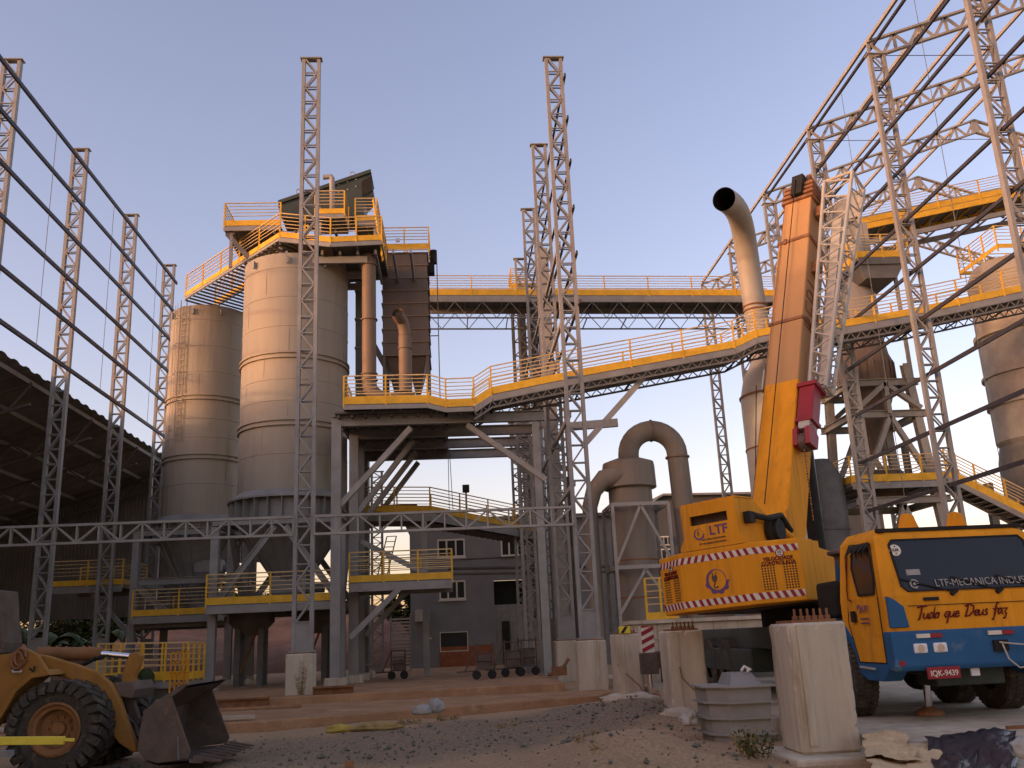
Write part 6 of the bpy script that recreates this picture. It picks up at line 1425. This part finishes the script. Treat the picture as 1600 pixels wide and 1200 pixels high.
# stacked steel hopper sections
hx0, hx1, hy0, hy1 = 3.70, 4.50, 14.0, 15.0
hz = [-.08, .13, .35, .57, .79]
t = thing('steel_hopper', 'pale grey flanged steel hopper lying behind the foreground pillar', 'hopper', (4.2, 14.4, 0))
def oct_(e, z): c_ = .16; return [V(hx0 - e, hy0 + c_ + .12, z), V(hx0 + c_ + .02, hy0 - e, z), V(hx1 + e, hy0 - e, z), V(hx1 + e, hy1, z), V(hx0 - e, hy1, z)]
for k in range(4):
    e = .02 * k; lo = oct_(e - .03, hz[k]); hi = oct_(e - .02, hz[k + 1]); mb = MB(); mb._add(lo + hi, [(i, (i + 1) % 5, 5 + (i + 1) % 5, 5 + i) for i in range(5)]); mb.obj('section', 'steel_lt', t)
    mb = MB(); mb.prism(oct_(e + .05, hz[k + 1] - .012), V(0, 0, .024)); mb.obj('flange', 'steel_lt', t)
mb = MB(); mb._add([V(hx0 + .28, hy0 + .1, .80), V(hx1 - .05, hy0 + .1, .80), V(hx1 - .1, hy1 - .2, .80), V(hx0 + .28, hy1 - .2, .80), V(hx0 + .34, hy0 + .2, .97), V(hx1 - .16, hy0 + .2, .97), V(hx1 - .16, hy1 - .3, .97), V(hx0 + .34, hy1 - .3, .97)], [(0, 1, 5, 4), (1, 2, 6, 5), (2, 3, 7, 6), (3, 0, 4, 7), (4, 5, 6, 7)]); mb.obj('top_lip', 'steel', t)
mb = MB(); mb.tube([V(4.18, 14.15, 1.0), V(4.24, 14.18, 1.06), V(4.32, 14.15, 1.01), V(4.26, 14.1, 1.0)], .022, 8); tag(mb.obj('white_rag', 'white'), 'small white rag lying on top of the grey hopper', 'rag')
p = atz(1090, 1128, .1); lump('white_bag', 'small crumpled pale bag left of the grey hopper', 'bag', (3.5, 14.8, .3), (.14, .14, .12), 'offwhite', 6.6, rough=.5)
# hazard tag on third pillar, tie hooks
mb = MB(); mb.bx((4.2, 24.75, 1.62), (4.5, 24.78, 1.80)); ht = tag(mb.obj('hazard_tag', 'pole', loc=(4.3, 24.76, 1.6)), 'small yellow and dark hazard tag standing on the third pillar', 'sign')
mb = MB(); mb.prism([V(4.24, 24.745, 1.63), V(4.32, 24.745, 1.63), V(4.44, 24.745, 1.79), V(4.36, 24.745, 1.79)], V(0, -.006, 0)); mb.obj('stripe', 'black', ht)
# bent rebar on pillars
for i, (pts, lab) in enumerate([([(1062, 1042, 18.55), (1066, 1060, 18.5), (1085, 1078, 18.2), (1095, 1095, 18.0)], 'bent rusty rod leaning on the pillar behind the hopper'), ([(978, 1052, 24.7), (982, 1056, 24.6), (1000, 1072, 24.5), (1008, 1085, 24.3)], 'bent rusty rod leaning on the hazard tagged pillar')]):
    tag(MB().tube([at(x, y, Y) for x, y, Y in pts], .014, 6).obj('bent_rod', 'rust'), lab, 'rod', 'bent rods on the pillars')
mb = MB(); p = atz(870, 1058, 0.27); mb.tube([V(p.x - .3, p.y, p.z + .1), V(p.x + .1, p.y, p.z + .12), V(p.x + .45, p.y, p.z + .6)], .06, 8); mb.box((p.x + .1, p.y, p.z + .2), (.5, .3, .3)); tag(mb.obj('scrap_iron', 'rust'), 'rusty scrap iron lying at the foot of the middle pillars', 'scrap')
# cardboard and plastic at the bottom right
def crumple(name, label, cat, quad, n, amp, material, seed, zt=.0, th=.006):
    A_, B_, C_, D_ = quad; rows = []
    for i in range(n + 1):
        row = []
        for j in range(n + 1):
            u, v = j / n, i / n; p = A_.lerp(B_, u).lerp(D_.lerp(C_, u), v); k = noise.noise(V(u * 3 + seed, v * 3, seed)) + .6 * abs(noise.noise(V(u * 7, v * 7 + seed, 1.0))) ; e = 1 + .12 * noise.noise(V(u * 5, v * 5, seed))
            row.append(V(p.x + .06 * noise.noise(V(u * 6, v * 6, seed + 3)), p.y + .06 * noise.noise(V(u * 6, v * 6, seed + 9)), p.z + zt + amp * (k + .55)))
        rows.append(row)
    mb = MB().sheet(rows); mb.sheet([[q - V(0, 0, th) for q in r_] for r_ in rows]); return tag(mb.obj(name, material, norm=False), label, cat)
def G(px, py, z=.27): return atz(px, py, z)
crumple('cardboard_sheet', 'crumpled tan cardboard sheet in the bottom right corner', 'cardboard', (G(1365, 1215), G(1485, 1225), G(1465, 1165), G(1345, 1160)), 26, .035, 'cardboard', 2.2)
crumple('cardboard_sheet', 'second folded cardboard flap overlapping the crumpled sheet', 'cardboard', (G(1350, 1190), G(1440, 1200), G(1410, 1150), G(1352, 1152)), 20, .035, 'cardboard', 5.7, .03)
crumple('plastic_sheet', 'crumpled black plastic sheet in the bottom right corner', 'plastic sheet', (G(1470, 1230), G(1590, 1220), G(1588, 1147), G(1445, 1155)), 30, .08, 'plastic', 9.1)
p = G(1597, 1180); lump('pale_stone', 'pale round stone cut by the right edge near the black plastic', 'stone', (p.x, p.y, .3), (.14, .14, .13), 'offwhite', 2.7)
p = atz(1575, 1140, .25); mb = MB(); mb.bx((p.x, p.y, .25), (p.x + .9, p.y + .05, .29)); tag(mb.obj('wood_strip', 'rust', loc=tuple(p)), 'thin brown wood strip on the slab at the right edge', 'wood strip')
# ------------------------------------------------------------------ weeds
def weed(name, label, c, h, n, spread, seed, material, group=None, wall=None):
    rnd = random.Random(seed); st = MB(); lf = MB(); c = Vector(c)
    for k in range(n):
        if wall: 
            p0 = c + V(rnd.uniform(-.05, .05), 0, 0); p1 = p0 + V(rnd.uniform(-.14, .16), -.02 - rnd.random() * .06, h * rnd.uniform(.6, 1))
        else:
            a = rnd.uniform(0, 6.28); p0 = c + V(math.cos(a), math.sin(a), 0) * spread * rnd.random() * .6; p1 = p0 + V(math.cos(a) * spread * .6, math.sin(a) * spread * .6, h * rnd.uniform(.5, 1))
        pm = p0.lerp(p1, .5) + V(rnd.uniform(-.03, .03), rnd.uniform(-.02, .02), .03); st.tube([p0, pm, p1], [.006, .004, .002], 4)
        for q in range(7): leafcloud(lf, p0.lerp(p1, .2 + .8 * q / 6), .045, 4 if wall else 3, .05, rnd, 1)
    t_ = thing(name, label, 'weed', tuple(c), group); st.obj('stems', 'bark', t_); lf.obj('leaves', material, t_, norm=False)
weed('climbing_weed', 'dry weed climbing the face of the concrete pillar', (-4.72, 29.55, .1), 1.15, 9, .1, 4, 'dry', wall=True)
for i, (px, py, h, lab) in enumerate([(1185, 1178, .35, 'grass tuft at the foot of the foreground pillar'), (1165, 1172, .3, 'dry grass tuft in front of the grey hopper'), (955, 1185, .22, 'dry weed on the foreground mound'), (920, 1165, .2, 'small dry weed left of the foreground mound'), (640, 1132, .15, 'small weed at the terrace edge'), (700, 1125, .14, 'tiny weed at the terrace edge by the sacks'), (1500, 1105, .3, 'thin dry weed under the crane cab'), (785, 1140, .18, 'low weed on the gravel band')]):
    p = atz(px, py, .15 if px > 900 else .03); weed('weed_tuft', lab, (p.x, p.y, p.z - .05 if px < 1300 else .25), h, 12, .22, 30 + i, 'leaf' if i == 0 else 'dry', 'weed tufts on the ground')
